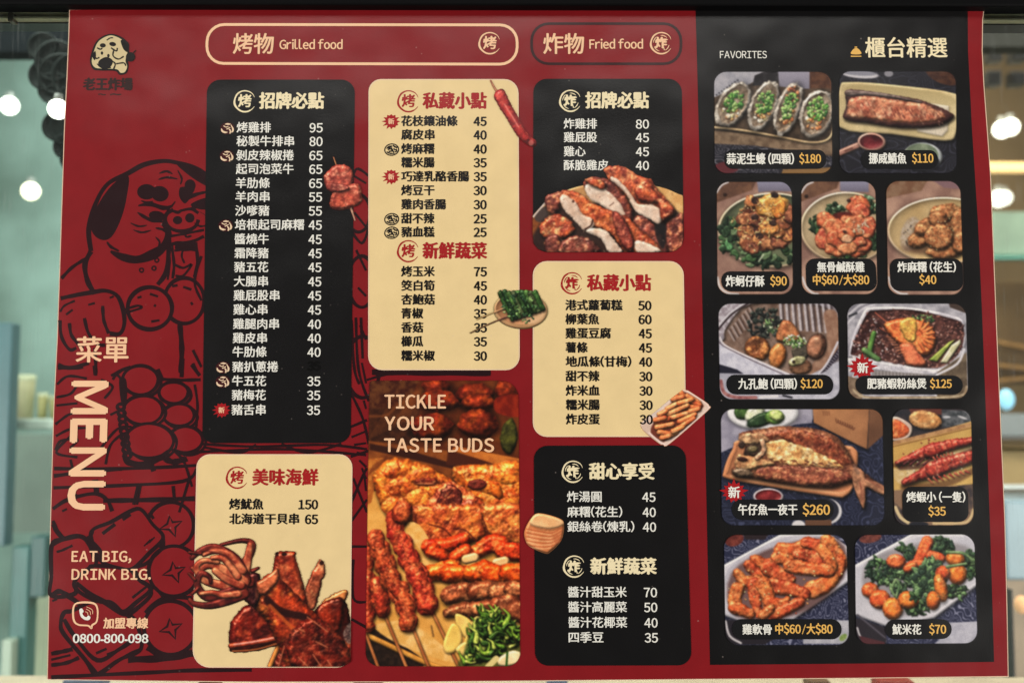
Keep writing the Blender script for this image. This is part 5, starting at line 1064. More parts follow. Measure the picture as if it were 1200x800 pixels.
def ph_wings():
    p = Print(840, 615, 5.333, [(848.5, 626.5), (991.5, 626.5), (995, 755), (850.5, 755)], (60, 64, 90))
    plate_bg(p, 5); p.fl(ell(110, 90, 60, 40, -20), (136, 66, 56), (100, 44, 40), 20); p.fl(pol([(160, 50), (330, 50), (300, 90), (180, 90)], False), (50, 40, 44), soft=8)
    p.pc(pol([(40, 250), (400, 55), (700, 50), (830, 140), (830, 350), (480, 590), (130, 595), (40, 560)], False), (214, 214, 224), (196, 198, 212), r=14, h=.5, ns=60, na=.5, shd=.6, so=9, sb=20, edge=.8)
    p.fl(pol([(70, 275), (410, 80), (690, 75), (800, 160), (800, 330), (470, 560), (140, 570), (70, 530)]), (204, 204, 216), (190, 190, 204), 60, a=.8)
    for k in range(7): p.fl(cap([(275 + k * 11, 180 - k * 6), (283 + k * 11, 194 - k * 6)], 3), (120, 110, 120), a=.6)
    p.fl(pol([(90, 300), (380, 130), (760, 90), (790, 330), (500, 560), (120, 570)]), (90, 50, 44), soft=26, a=.7)
    K = dict(ns=12, na=6, wob=5, spec=.4, edge=.3, shd=.8, so=9, sb=12, c3=(242, 156, 96))
    W = [([(400, 150), (480, 150), (570, 110)], 34, 30), ([(560, 110), (640, 130)], 30, 36), ([(690, 100), (740, 170), (780, 240)], 38, 36), ([(770, 230), (760, 310)], 34, 20), ([(640, 210), (560, 190), (500, 180)], 40, 26), ([(660, 150), (720, 240), (720, 280)], 30, 26),
         ([(240, 215), (300, 245), (350, 240)], 26, 30), ([(200, 250), (250, 300), (300, 330)], 26, 30), ([(130, 300), (170, 350), (250, 350)], 22, 34), ([(380, 200), (450, 215)], 36, 26), ([(330, 270), (380, 300), (460, 340)], 48, 26), ([(720, 330), (660, 380), (600, 400)], 40, 50), ([(460, 255), (560, 270), (700, 285)], 38, 34),
         ([(350, 380), (440, 395), (550, 430)], 46, 30), ([(130, 400), (110, 460), (120, 520)], 36, 34), ([(110, 510), (160, 530), (210, 555)], 34, 24), ([(240, 380), (240, 460), (265, 560)], 46, 14), ([(290, 370), (320, 440), (330, 500)], 40, 34), ([(330, 480), (400, 490), (440, 465)], 34, 14), ([(350, 560), (440, 520), (520, 480)], 32, 26), ([(290, 560), (340, 520)], 24, 20)]
    cl_ = [((232, 124, 66), (198, 82, 42)), ((220, 104, 58), (176, 66, 38)), ((236, 140, 74), (208, 96, 48))]
    p.gr = 9
    for k, (pts, a, b) in enumerate(W):
        c = cl_[k % 3]; p.pc(cap(pts, a, b), c[0], c[1], r=26, h=.85, **K)
    p.gr = 0; p.scatter(pol([(100, 330), (400, 150), (760, 120), (780, 320), (480, 560), (120, 560)]), 80, 4, 8, [(250, 190, 130), (150, 50, 30), (240, 150, 90)], seed=9)
    p.fl(pol([(540, 590), (830, 595), (830, 740), (540, 740)], False), (196, 198, 208), (176, 178, 190), 40); p.fl(pol([(40, 590), (540, 600), (300, 745), (40, 745)], False), (44, 40, 48)); p.fl(cap([(55, 600), (80, 690), (150, 735)], 7), (206, 204, 210)); p.fl(ell(790, 700, 28, 18, -40), (120, 150, 76), (160, 180, 110), 9)
    p.mask(15); o = p.build('dish_photo', 6, None, .97)
    caption(o, [(857.5, 725), (986, 725), (986.5, 748.5), (858.5, 748.5)], 11.5, 0)
    cap_text(o, '雞軟骨', 869.5, 904, 737, 13, I_WHT); cap_text(o, '中$60/大$80', 908, 975, 736.5, 13.6, I_GOLD)
def ph_squidpop():
    p = Print(990, 615, 5.335, [(1002, 626.5), (1141.5, 626), (1145.5, 753), (1003.5, 754)], (60, 64, 90))
    plate_bg(p, 15); p.fl(ell(160, 80, 70, 30, -10), (136, 76, 66), (100, 54, 50), 20)
    p.pc(pol([(60, 250), (420, 52), (760, 50), (840, 130), (840, 370), (560, 580), (280, 640), (60, 560)], False), (216, 216, 226), (200, 202, 214), r=14, h=.5, ns=60, na=.5, shd=.6, so=9, sb=20, edge=.8)
    p.fl(cap([(75, 262), (430, 75), (740, 70)], 4), (240, 240, 246), a=.7); p.fl(cap([(560, 555), (820, 360)], 4), (240, 240, 246), a=.7)
    p.fl(pol([(140, 230), (420, 120), (760, 130), (800, 300), (560, 500), (300, 570), (130, 440)]), (100, 90, 90), soft=30, a=.45)
    L = dict(r=7, na=3, spec=.35, shd=.5, so=4, sb=5)
    def veg(sh, n, s): p.scatter(sh, n, 12, 24, [(44, 70, 46), (62, 92, 54), (30, 50, 38), (92, 124, 80), (38, 58, 42)], 'leaf', s, **L)
    veg(ell(600, 130, 76, 50, 20), 60, 1); veg(ell(390, 165, 60, 36, 20), 30, 2); veg(ell(235, 290, 96, 76, 10), 90, 3); veg(ell(350, 340, 90, 80, 0), 80, 4); veg(ell(790, 250, 50, 80, 0), 50, 5); veg(ell(690, 410, 70, 40, 0), 40, 6); veg(ell(460, 510, 80, 50, -10), 56, 7)
    K = dict(ns=12, na=3.5, spec=.4, edge=.35, shd=.8, so=9, sb=13, wob=3)
    O1, O2 = (240, 136, 54), (222, 104, 40); p.gr = 4
    for pts, a, b in (([(515, 105), (480, 180), (450, 250)], 36, 30), ([(400, 260), (450, 240), (500, 250)], 26, 26), ([(540, 190), (600, 205)], 30, 26), ([(390, 270), (430, 250)], 24, 20)): p.pc(cap(pts, a, b), (236, 112, 56), (206, 78, 42), r=20, h=.9, c3=(244, 150, 90), **K)
    p.pc(ell(320, 225, 56, 42), (238, 122, 66), (214, 90, 50), r=24, c3=(246, 160, 110), **K)
    veg(ell(520, 340, 90, 110, 10), 110, 8)
    veg(ell(560, 260, 50, 50, 0), 30, 18)
    for x, y, rx, ry, a in ((690, 210, 56, 42, 10), (705, 305, 54, 62, 0), (612, 300, 44, 44, 0), (600, 390, 36, 84, -12), (553, 470, 40, 54, 0), (158, 405, 50, 44, 0), (220, 462, 62, 56, 0), (300, 520, 60, 66, 0), (398, 465, 62, 52, 0)):
        red = (x in (158, 220, 612)); p.pc(ell(x, y, rx, ry, a), (236, 106, 50) if red else O1, (208, 76, 40) if red else O2, r=34, h=.9, c3=(250, 170, 96), **K)
    for pts in ([(300, 380), (320, 340), (340, 380), (320, 450)], [(290, 400), (310, 440)], [(640, 170), (740, 175), (800, 220)], [(640, 260), (760, 240)]): p.pc(cap(pts, 6, 4), (130, 160, 110), (84, 120, 76), r=5, ns=9, na=1)
    veg(ell(450, 420, 40, 30, 0), 12, 9); 
    p.fl(pol([(60, 575), (260, 640), (260, 745), (60, 745)], False), (50, 46, 54), soft=6); p.fl(cap([(80, 560), (250, 700)], 6), (90, 86, 98)); p.fl(cap([(78, 640), (95, 690), (130, 725)], 5), (220, 218, 224)); p.fl(pol([(590, 715), (640, 610), (830, 600), (830, 740), (560, 745)], False), (198, 200, 214), (176, 178, 194), 40); p.fl(pol([(90, 690), (250, 730), (250, 760), (120, 760)], False), (90, 50, 56))
    p.mask(15); o = p.build('dish_photo', 6, None, .97)
    caption(o, [(1037, 725.5), (1115, 725), (1115.5, 748), (1037.5, 748.5)], 11.5, 0)
    cap_text(o, '魷米花', 1045, 1079, 737, 13, I_WHT); cap_text(o, '$70', 1088, 1108, 736.5, 13.6, I_GOLD)

# ---- the large grill picture
def ph_grill():
    p = Print(420, 435, 4.57, [(433, 446), (607.5, 446), (609.5, 780), (428.5, 780)], (150, 90, 50))
    T = lambda pts: [(x * 4.57 / 4.21, (y / 4.21 + 165) * 4.57) for x, y in pts]     # lower half is authored in its own zoom frame
    k_ = 4.57 / 4.21; oy = 165 * 4.57
    Tx = lambda x: x * k_
    Ty = lambda y: y * k_ + oy
    blur_bg(p, [(120, 72, 40), (92, 48, 30)], 70, 40)
    p.fl(pol([(40, 40), (330, 40), (250, 200), (40, 260)], False), (72, 38, 30), (110, 74, 48), 26, soft=10)
    p.fl(pol([(40, 200), (330, 190), (300, 420), (40, 380)], False), (84, 52, 36), (60, 36, 28), 30, soft=10)
    for k in range(16): p.fl(cap([(60 + k * 13, 360 - k * 6), (150 + k * 14, 200 - k * 9)], 2.5), (150, 100, 60), a=.35)
    for k in range(10): p.fl(cap([(190 + k * 12, 280 - k * 3), (290 + k * 10, 120 - k * 6)], 3), (170, 112, 66), a=.3)
    p.fl(cap([(50, 240), (150, 235), (200, 190), (270, 150)], 7), (140, 90, 54), a=.6)
    D = dict(ns=14, na=6, wob=10, spec=.12, edge=.45, shd=.6, so=8, sb=20)
    for x, y, rx, ry in ((420, 90, 80, 50), (620, 130, 110, 66), (640, 170, 90, 50), (430, 160, 110, 60), (390, 300, 120, 76), (640, 280, 110, 80), (800, 100, 70, 66)):
        p.pc(ell(x, y, rx, ry), (136, 58, 34), (96, 36, 26), r=50, c3=(166, 84, 42), **D)
    p.fl(pol([(740, 140), (880, 130), (880, 240), (740, 220)]), (150, 56, 36), (120, 40, 30), 30, soft=8)
    p.pc(pol([(770, 300), (820, 250), (850, 330), (830, 430), (790, 440), (760, 380)]), (86, 92, 44), (58, 62, 34), r=20, ns=14, na=5, wob=6, shd=.5, spec=.1)
    p.fl(pol([(40, 370), (300, 400), (880, 480), (880, 600), (40, 560)], False), (150, 96, 52), (120, 72, 42), 60, soft=10)
    p.fl(pol([(60, 385), (300, 430), (530, 500), (500, 520), (240, 460), (60, 420)], False), (66, 38, 32), soft=8); p.fl(pol([(480, 420), (720, 490), (600, 505), (470, 500)], False), (84, 46, 34), soft=10)
    p.fl(pol([(520, 400), (880, 470), (880, 500), (720, 492), (500, 420)], False), (206, 142, 76), (186, 120, 64), 30, soft=6)
    # tray paper
    p.fl(pol([(40, 640), (900, 640), (900, 1600), (40, 1600)], False), (232, 196, 124), (214, 172, 98), 90)
    p.fl(pol([(40, 470), (140, 460), (100, 560), (70, 700), (40, 720)], False), (176, 112, 60), (206, 150, 80), 16)
    for k in range(10): p.fl(cap([(50 + k * 9, 560 - k * 8), (80 + k * 9, 500 - k * 6)], 3), (110, 60, 36), a=.5)
    B = dict(ns=13, na=9, wob=7, spec=.6, edge=.35, shd=.75, so=11, sb=16, hot=1.0)
    # big roasted pieces
    big1 = pol([(78, 560), (120, 500), (200, 460), (330, 490), (470, 560), (560, 620), (600, 700), (520, 760), (380, 800), (250, 840), (170, 790), (110, 700)])
    p.pc(big1, (240, 164, 76), (190, 96, 42), r=60, h=.6, c3=(150, 74, 40), **B)
    big2 = pol([(500, 540), (560, 500), (700, 500), (880, 500), (880, 860), (740, 840), (640, 740), (560, 650)])
    p.pc(big2, (240, 158, 72), (186, 88, 38), r=60, h=.6, c3=(240, 190, 120), **B)
    for k, (x, y, rx, ry) in enumerate(((180, 540, 60, 36), (230, 620, 90, 50), (350, 560, 90, 40), (200, 720, 70, 50), (330, 680, 80, 50), (430, 640, 60, 40), (780, 560, 80, 44), (800, 700, 70, 60), (700, 620, 60, 40))):
        p.pc(ell(x, y, rx, ry), (238, 158, 74), (184, 90, 44), r=34, h=.35, ns=12, na=9, wob=12, spec=.5, edge=.85, shd=0, c3=(148, 70, 40))
    p.pc(ell(365, 590, 68, 22, 0), (130, 56, 40), (96, 40, 32), r=10, ns=8, na=4, wob=4, shd=.6); p.fl(ell(360, 600, 50, 5), (240, 190, 140), a=.6)
    p.pc(ell(635, 605, 50, 30, 0), (120, 56, 48), (90, 40, 36), r=12, ns=7, na=5, wob=4, shd=.6); p.pc(ell(740, 640, 50, 30, 60), (240, 140, 60), (220, 110, 44), r=24, ns=20, na=3, wob=4, shd=0)
    p.pc(pol([(330, 780), (430, 620), (500, 590), (600, 650), (660, 720), (680, 860), (480, 900), (330, 900)]), (216, 120, 72), (140, 60, 44), r=40, h=.5, c3=(240, 180, 130), **B)
    p.pc(pol([(430, 660), (500, 600), (560, 660), (520, 760), (430, 740)]), (110, 50, 44), (80, 34, 32), r=16, ns=8, na=8, wob=9, shd=0, spec=.6, c3=(170, 90, 66)); p.pc(ell(600, 730, 50, 44, 30), (206, 140, 120), (150, 80, 70), r=20, ns=8, na=5, wob=6, shd=0)
    for a in ((700, 760, 880, 800), (640, 700, 700, 860)): p.pc(cap([(a[0], a[1]), (a[2], a[3])], 30), (190, 96, 52), (130, 56, 38), r=20, ns=9, na=7, wob=9, shd=.3, c3=(240, 180, 110))
    rg = np.random.RandomState(3)
    for k in range(120):
        x = rg.uniform(90, 860); y = rg.uniform(500, 800)
        if big1.f(np.array([[x]]), np.array([[y]]))[0, 0] < -10 or big2.f(np.array([[x]]), np.array([[y]]))[0, 0] < -10:
            an = rg.uniform(0, 3.1); l = rg.uniform(5, 16); p.fl(cap([(x, y), (x + l * math.cos(an), y + l * math.sin(an))], rg.uniform(1.6, 3.4)), (92, 40, 28) if k % 3 else (250, 214, 150), a=.6)
    # lower half
    q = lambda *pts: T(pts)
    p.pc(pol(q((270, -30), (640, -30), (640, 60), (590, 140), (470, 160), (330, 150), (290, 90))), (226, 140, 74), (160, 76, 46), r=40, h=.5, c3=(110, 50, 40), **B)
    p.pc(pol(q((620, -30), (830, -30), (830, 150), (740, 140), (640, 100))), (232, 160, 90), (180, 96, 54), r=40, h=.5, c3=(130, 60, 44), **B)
    for pts in (((280, 20), (300, 110), (350, 150)), ((470, 80), (530, 90), (580, 140)), ((610, 20), (640, 100)), ((350, 60), (420, 80), (460, 120))): p.fl(cap(T(pts), 5), (84, 34, 30), a=.7)
    p.fl(pol(q((210, 70), (300, 60), (390, 230), (330, 290), (300, 180))), (240, 212, 150), (226, 190, 116), 40)
    p.gr = 4
    G = dict(ns=14, na=7, wob=5, spec=.55, edge=.3, shd=.8, so=14, sb=20)
    for pts, a, b in ((((350, 170), (440, 160), (520, 130)), 42, 30), (((370, 190), (430, 220)), 40, 26), (((470, 220), (530, 190)), 26, 36), (((590, 190), (660, 150), (700, 160)), 36, 52), (((720, 190), (830, 200)), 46, 50)):
        p.pc(cap(T(pts), a, b), (228, 92, 44), (176, 54, 34), r=34, c3=(244, 140, 80), **G)
    for x, y in ((550, 222), (700, 240), (530, 340), (715, 345)): p.pc(cap(T([(x - 18, y + 10), (x + 22, y)]), 22), (246, 222, 176), (230, 200, 150), r=14, ns=20, na=1, shd=0)
    p.fl(cap(T([(340, 320), (600, 330), (830, 330)]), 26), (70, 36, 24), soft=20, a=.6)
    for pts, a, b in ((((340, 300), (400, 290), (460, 280)), 34, 52), (((450, 300), (520, 300)), 50, 40), (((560, 300), (620, 290)), 44, 60), (((650, 300), (720, 310)), 56, 44), (((740, 300), (830, 300)), 50, 54)):
        p.pc(cap(T(pts), a, b), (236, 112, 44), (192, 70, 30), r=40, c3=(248, 160, 84), **G)
    for pts, a, b in ((((450, 410), (510, 390), (560, 400)), 46, 50), (((580, 390), (660, 380)), 50, 46), (((680, 390), (740, 380)), 46, 40), (((760, 380), (830, 390)), 44, 44), (((440, 495), (500, 480), (560, 480)), 22, 44), (((590, 480), (650, 470)), 40, 46), (((700, 470), (750, 460)), 60, 60), (((780, 480), (830, 500)), 50, 60)):
        p.pc(cap(T(pts), a, b), (178, 112, 78), (120, 66, 46), r=34, c3=(206, 150, 108), **G)
    for k in range(14): x = 690 + k * 8; p.fl(cap(T([(x, 420), (x - 6, 500)]), 2.5), (90, 44, 34), a=.5)
    p.gr = 0
    # tray edge and shade bottom left
    p.fl(pol(q((30, 560), (260, 680), (320, 760), (30, 760))), (58, 46, 40), (40, 32, 30), 20, soft=8); p.pc(cap(T([(30, 600), (180, 670), (330, 740), (420, 770)]), 16), (216, 176, 100), (190, 146, 76), r=12, ns=20, na=.6, shd=.4); 
    p.fl(pol(q((80, 560), (240, 540), (420, 660), (480, 740), (330, 700), (180, 640))), (240, 216, 160), (222, 190, 120), 40, soft=8); p.fl(cap(T([(360, 560), (370, 610)]), 5), (90, 70, 50), a=.6)
    # skewers
    for a in (((30, 580), (100, 770)), ((120, 480), (240, 770)), ((265, 560), (350, 770)), ((355, 470), (500, 770))): p.pc(cap(T(a), 8.5, 9.5), (206, 150, 100), (170, 112, 72), r=8, ns=40, na=.4, shd=.75, so=9, sb=8, spec=.3, edge=.55)
    p.gr = 6
    M = dict(ns=11, na=8, wob=6, spec=.45, edge=.28, shd=.85, so=12, sb=16, c3=(226, 130, 84))
    for ch, c1, c2 in ((((40, 190, 24), (45, 260, 30), (50, 330, 34), (45, 420, 34), (50, 500, 34), (50, 560, 28)), (206, 92, 60), (150, 52, 40)), (((90, 360, 36), (110, 430, 44), (120, 480, 34)), (196, 84, 58), (140, 48, 38)),
                       (((85, 130, 42), (110, 190, 48), (135, 260, 52), (160, 330, 50), (200, 390, 50), (235, 460, 52), (245, 540, 44)), (208, 110, 70), (150, 60, 42)),
                       (((190, 30, 50), (180, 100, 40), (220, 160, 48), (250, 230, 52), (290, 310, 54), (320, 380, 54), (340, 450, 52)), (210, 96, 66), (150, 48, 42)), (((215, 0, 50),), (200, 110, 66), (150, 60, 44))):
        for (x, y, r) in ch: p.pc(ell(Tx(x), Ty(y), r * k_ * .95, r * k_ * 1.05, 20), c1, c2, r=34, h=.8, **M)
        if len(ch) > 2: p.pc(cap(T([(x, y) for x, y, r in ch]), ch[0][2] * .8, ch[-1][2] * .8), c1, c2, r=30, h=.7, ns=11, na=9, wob=6, spec=.5, edge=.85, shd=0, c3=(232, 140, 92))
    p.gr = 0
    for k in range(90):
        t = rg.uniform(0, 1); s_ = rg.randint(2); A_ = [((85, 130), (245, 540)), ((190, 60), (345, 460))][s_]; x = A_[0][0] + (A_[1][0] - A_[0][0]) * t + rg.uniform(-30, 30); y = A_[0][1] + (A_[1][1] - A_[0][1]) * t
        p.fl(cap(T([(x, y), (x + rg.uniform(-8, 8), y + 6)]), rg.uniform(1.5, 3.5)), (84, 36, 30) if k % 2 else (244, 170, 130), a=.65)
    # sliced garlic shoots and coriander
    for pts in (((480, 500), (540, 520), (575, 570), (560, 620), (520, 610), (485, 560)), ((420, 640), (460, 550), (500, 570), (510, 640), (470, 690), (430, 690)), ((570, 520), (620, 530), (600, 600), (560, 640), (520, 650)), ((480, 680), (520, 640), (560, 650), (540, 720))):
        p.pc(pol(T(pts)), (240, 222, 150), (222, 204, 122), r=16, h=.4, ns=26, na=1, shd=.6, spec=.3, edge=.75)
    HB = [(76, 116, 44), (112, 150, 62), (44, 76, 32), (160, 186, 100), (56, 94, 40)]
    p.fl(pol(q((580, 520), (700, 520), (830, 600), (830, 770), (510, 770), (520, 690))), (50, 80, 40), soft=16, a=.7)
    p.scatter(pol(q((590, 540), (640, 500), (760, 560), (810, 580), (800, 640), (720, 690), (600, 740), (520, 740), (540, 680))), 130, 18, 40, HB, 'blade', 31, r=9, na=3, spec=.5, shd=.7, so=6, sb=9)
    p.scatter(ell(Tx(640), Ty(510), 40, 46), 14, 16, 28, HB, 'blade', 33, r=6)
    p.pc(pol(q((690, 720), (760, 680), (810, 700), (780, 750), (700, 760))), (240, 234, 210), (214, 214, 176), r=14, ns=20, na=1, shd=.4); p.fl(cap(T([(730, 760), (735, 690)]), 6), (50, 100, 44)); p.fl(cap(T([(640, 760), (680, 720)]), 16), (220, 220, 170))
    p.mask([4, 20, 16, 16])
    # the top of the picture sinks into the red field
    o = p.build('grill_photo', 4, None, 1.04, 1.05, (1.05, .94, .84), 1.2)
    text('photo_slogan', 'TICKLE', 450.5, 470.5, 21, I_PEACH, 6, o, wd=72, bold=.03, track=1.06); text('photo_slogan', 'YOUR', 450.5, 496, 21, I_PEACH, 6, o, wd=58.5, bold=.03, track=1.06); text('photo_slogan', 'TASTE BUDS', 450, 521.5, 21, I_PEACH, 6, o, wd=129, bold=.03, track=1.06)

def ph_squid():
    p = Print(215, 520, 2.962, [(218, 625), (412, 625), (412, 781), (218, 781)], (90, 40, 34), pitch=.7); p.A[:] = 0
    B = dict(ns=11, na=4.5, wob=3, spec=.8, edge=.3, alpha=True, shd=.6, so=5, sb=8)
    RB = ((122, 48, 34), (70, 24, 20))
    # right fan behind
    p.pc(pol([(300, 775), (330, 690), (400, 640), (470, 560), (545, 525), (580, 610), (580, 790), (320, 800)]), (122, 38, 24), (60, 18, 16), r=30, c3=(160, 84, 50), **B)
    p.pc(cap([(300, 770), (330, 700)], 9), (226, 170, 96), (196, 130, 70), r=8, ns=6, na=1, alpha=True)
    p.pc(pol([(480, 548), (550, 505), (572, 512), (560, 545), (500, 575)]), (216, 160, 96), (170, 104, 60), r=10, **B)
    p.pc(pol([(470, 560), (540, 530), (556, 560), (545, 640), (500, 660), (460, 600)]), (138, 46, 24), (74, 22, 16), r=14, **B)
    p.pc(pol([(408, 560), (430, 480), (462, 415), (480, 402), (495, 440), (480, 480), (462, 560), (440, 580)]), (196, 120, 84), (150, 76, 52), r=12, c3=(226, 170, 120), **B)
    p.fl(ell(480, 412, 8, 8), (60, 30, 24), alpha=True)
    p.pc(pol([(318, 392), (322, 375), (385, 372), (392, 400), (420, 500), (430, 570), (400, 610), (330, 600), (290, 520), (310, 440)]), (176, 78, 44), (104, 34, 22), r=18, c3=(196, 116, 76), **B)
    p.fl(ell(350, 382, 10, 6), (50, 26, 22), alpha=True); p.fl(ell(325, 380, 6, 6), (50, 26, 22), alpha=True)
    p.pc(pol([(160, 630), (175, 600), (215, 560), (280, 550), (340, 620), (345, 680), (320, 700), (240, 720), (165, 722), (158, 690)]), (132, 36, 22), (70, 16, 14), r=22, c3=(160, 70, 40), **B)
    p.pc(cap([(165, 700), (240, 690), (335, 672)], 10), (196, 96, 60), (140, 54, 38), r=8, ns=6, na=3, alpha=True, spec=.7, shd=.2); p.fl(cap([(175, 695), (250, 684), (330, 668)], 2.5), (240, 200, 190), a=.8); p.fl(cap([(170, 718), (250, 712), (330, 690)], 3), (200, 130, 80), a=.8)
    body = pol([(255, 520), (270, 470), (300, 450), (340, 470), (400, 530), (470, 600), (500, 640), (560, 720), (560, 790), (380, 790), (330, 700), (290, 620), (250, 570)])
    p.pc(body, (176, 70, 34), (92, 28, 20), r=34, c3=(206, 128, 66), **B)
    p.fl(cap([(290, 540), (340, 580), (420, 600), (440, 620)], 13), (40, 18, 20), soft=8, a=.85); p.fl(cap([(300, 560), (380, 640)], 6), (214, 120, 60), soft=5, a=.7)
    p.pc(pol([(380, 640), (460, 600), (540, 660), (575, 720), (575, 790), (400, 790), (360, 720)]), (124, 40, 26), (58, 16, 14), r=20, c3=(150, 74, 50), ns=8, na=6, wob=4, spec=.6, edge=.6, alpha=True, shd=.3)
    for pts in ([(460, 685), (500, 705)], [(400, 640), (420, 650)], [(350, 700), (330, 770)], [(400, 740), (430, 770)], [(450, 730), (480, 775)], [(500, 750), (520, 780)], [(430, 600), (500, 650)]): p.fl(cap(pts, 2.6), (206, 140, 104), a=.65)
    p.fl(pol([(555, 650), (580, 620), (580, 690), (560, 680)]), (170, 160, 150), (90, 80, 80), 5, a=.7)
    p.pc(pol([(232, 560), (195, 520), (190, 480), (225, 450), (262, 450), (270, 500), (258, 560)]), (112, 44, 44), (56, 20, 26), r=14, c3=(150, 90, 70), **B)
    p.pc(pol([(255, 480), (300, 450), (325, 430), (330, 470), (290, 520), (262, 520)]), (206, 124, 84), (160, 84, 58), r=12, **B)
    # tentacles
    T1, T2 = (214, 146, 106), (150, 66, 48); p.gr = 3.5
    def tent(pts, a, b, dark=False): p.pc(cap(pts, a, b), (128, 54, 44) if dark else T1, (76, 24, 26) if dark else T2, r=9, ns=7, na=2, alpha=True, shd=.55, so=4, sb=6, spec=.4, edge=.4)
    tent([(230, 480), (200, 440), (232, 380), (238, 345), (200, 335), (130, 350)], 16, 3, True); tent([(215, 440), (225, 390), (232, 350)], 15, 8)
    tent([(215, 470), (180, 400), (110, 360), (60, 370), (30, 395)], 18, 5, True); tent([(205, 440), (160, 385), (110, 372), (70, 385)], 12, 4)
    tent([(210, 480), (150, 440), (90, 420), (50, 440), (30, 430)], 17, 3); tent([(200, 500), (130, 490), (70, 470), (45, 430), (70, 405), (120, 410)], 15, 5)
    tent([(205, 500), (140, 520), (80, 530), (48, 490), (60, 450), (90, 460), (95, 480)], 16, 4, True); tent([(210, 520), (150, 545), (90, 560), (40, 555), (22, 540)], 16, 4, True); tent([(200, 490), (150, 470), (110, 440)], 13, 9)
    tent([(190, 520), (140, 525), (100, 515), (60, 520)], 10, 4); tent([(240, 440), (260, 430)], 5, 2, True); tent([(190, 460), (140, 400), (100, 395)], 10, 5)
    for pts in ([(40, 470), (20, 450)], [(60, 380), (20, 376)], [(50, 500), (30, 520)]): tent(pts, 4, 2, True)
    for k in range(26):
        t = k / 26; p.fl(ell(75 + t * 105 + 4, 372 + 44 * t * t, 2.6, 2.6), (110, 50, 44), a=.8)
    p.A *= (1 - sm(-1, 1, pol(Zi(rrect_pts([(200, 600), (412, 600), (410, 781), (226, 781)], [0, 0, 15, 20]), 215, 520, 2.962), False).f(p.X, p.Y)) * (1)) if False else (1 - sm(-1, 1, np.maximum((p.PX - 411.2) * 3, pol([(0, 250), (595, 250), (590, 730), (580, 755), (560, 768), (545, 772), (30, 772), (0, 700)], False).f(p.X, p.Y))))
    p.build('squid_photo', 7, None, 1.04, 1.05, (1.02, .95, .93), 1.22)
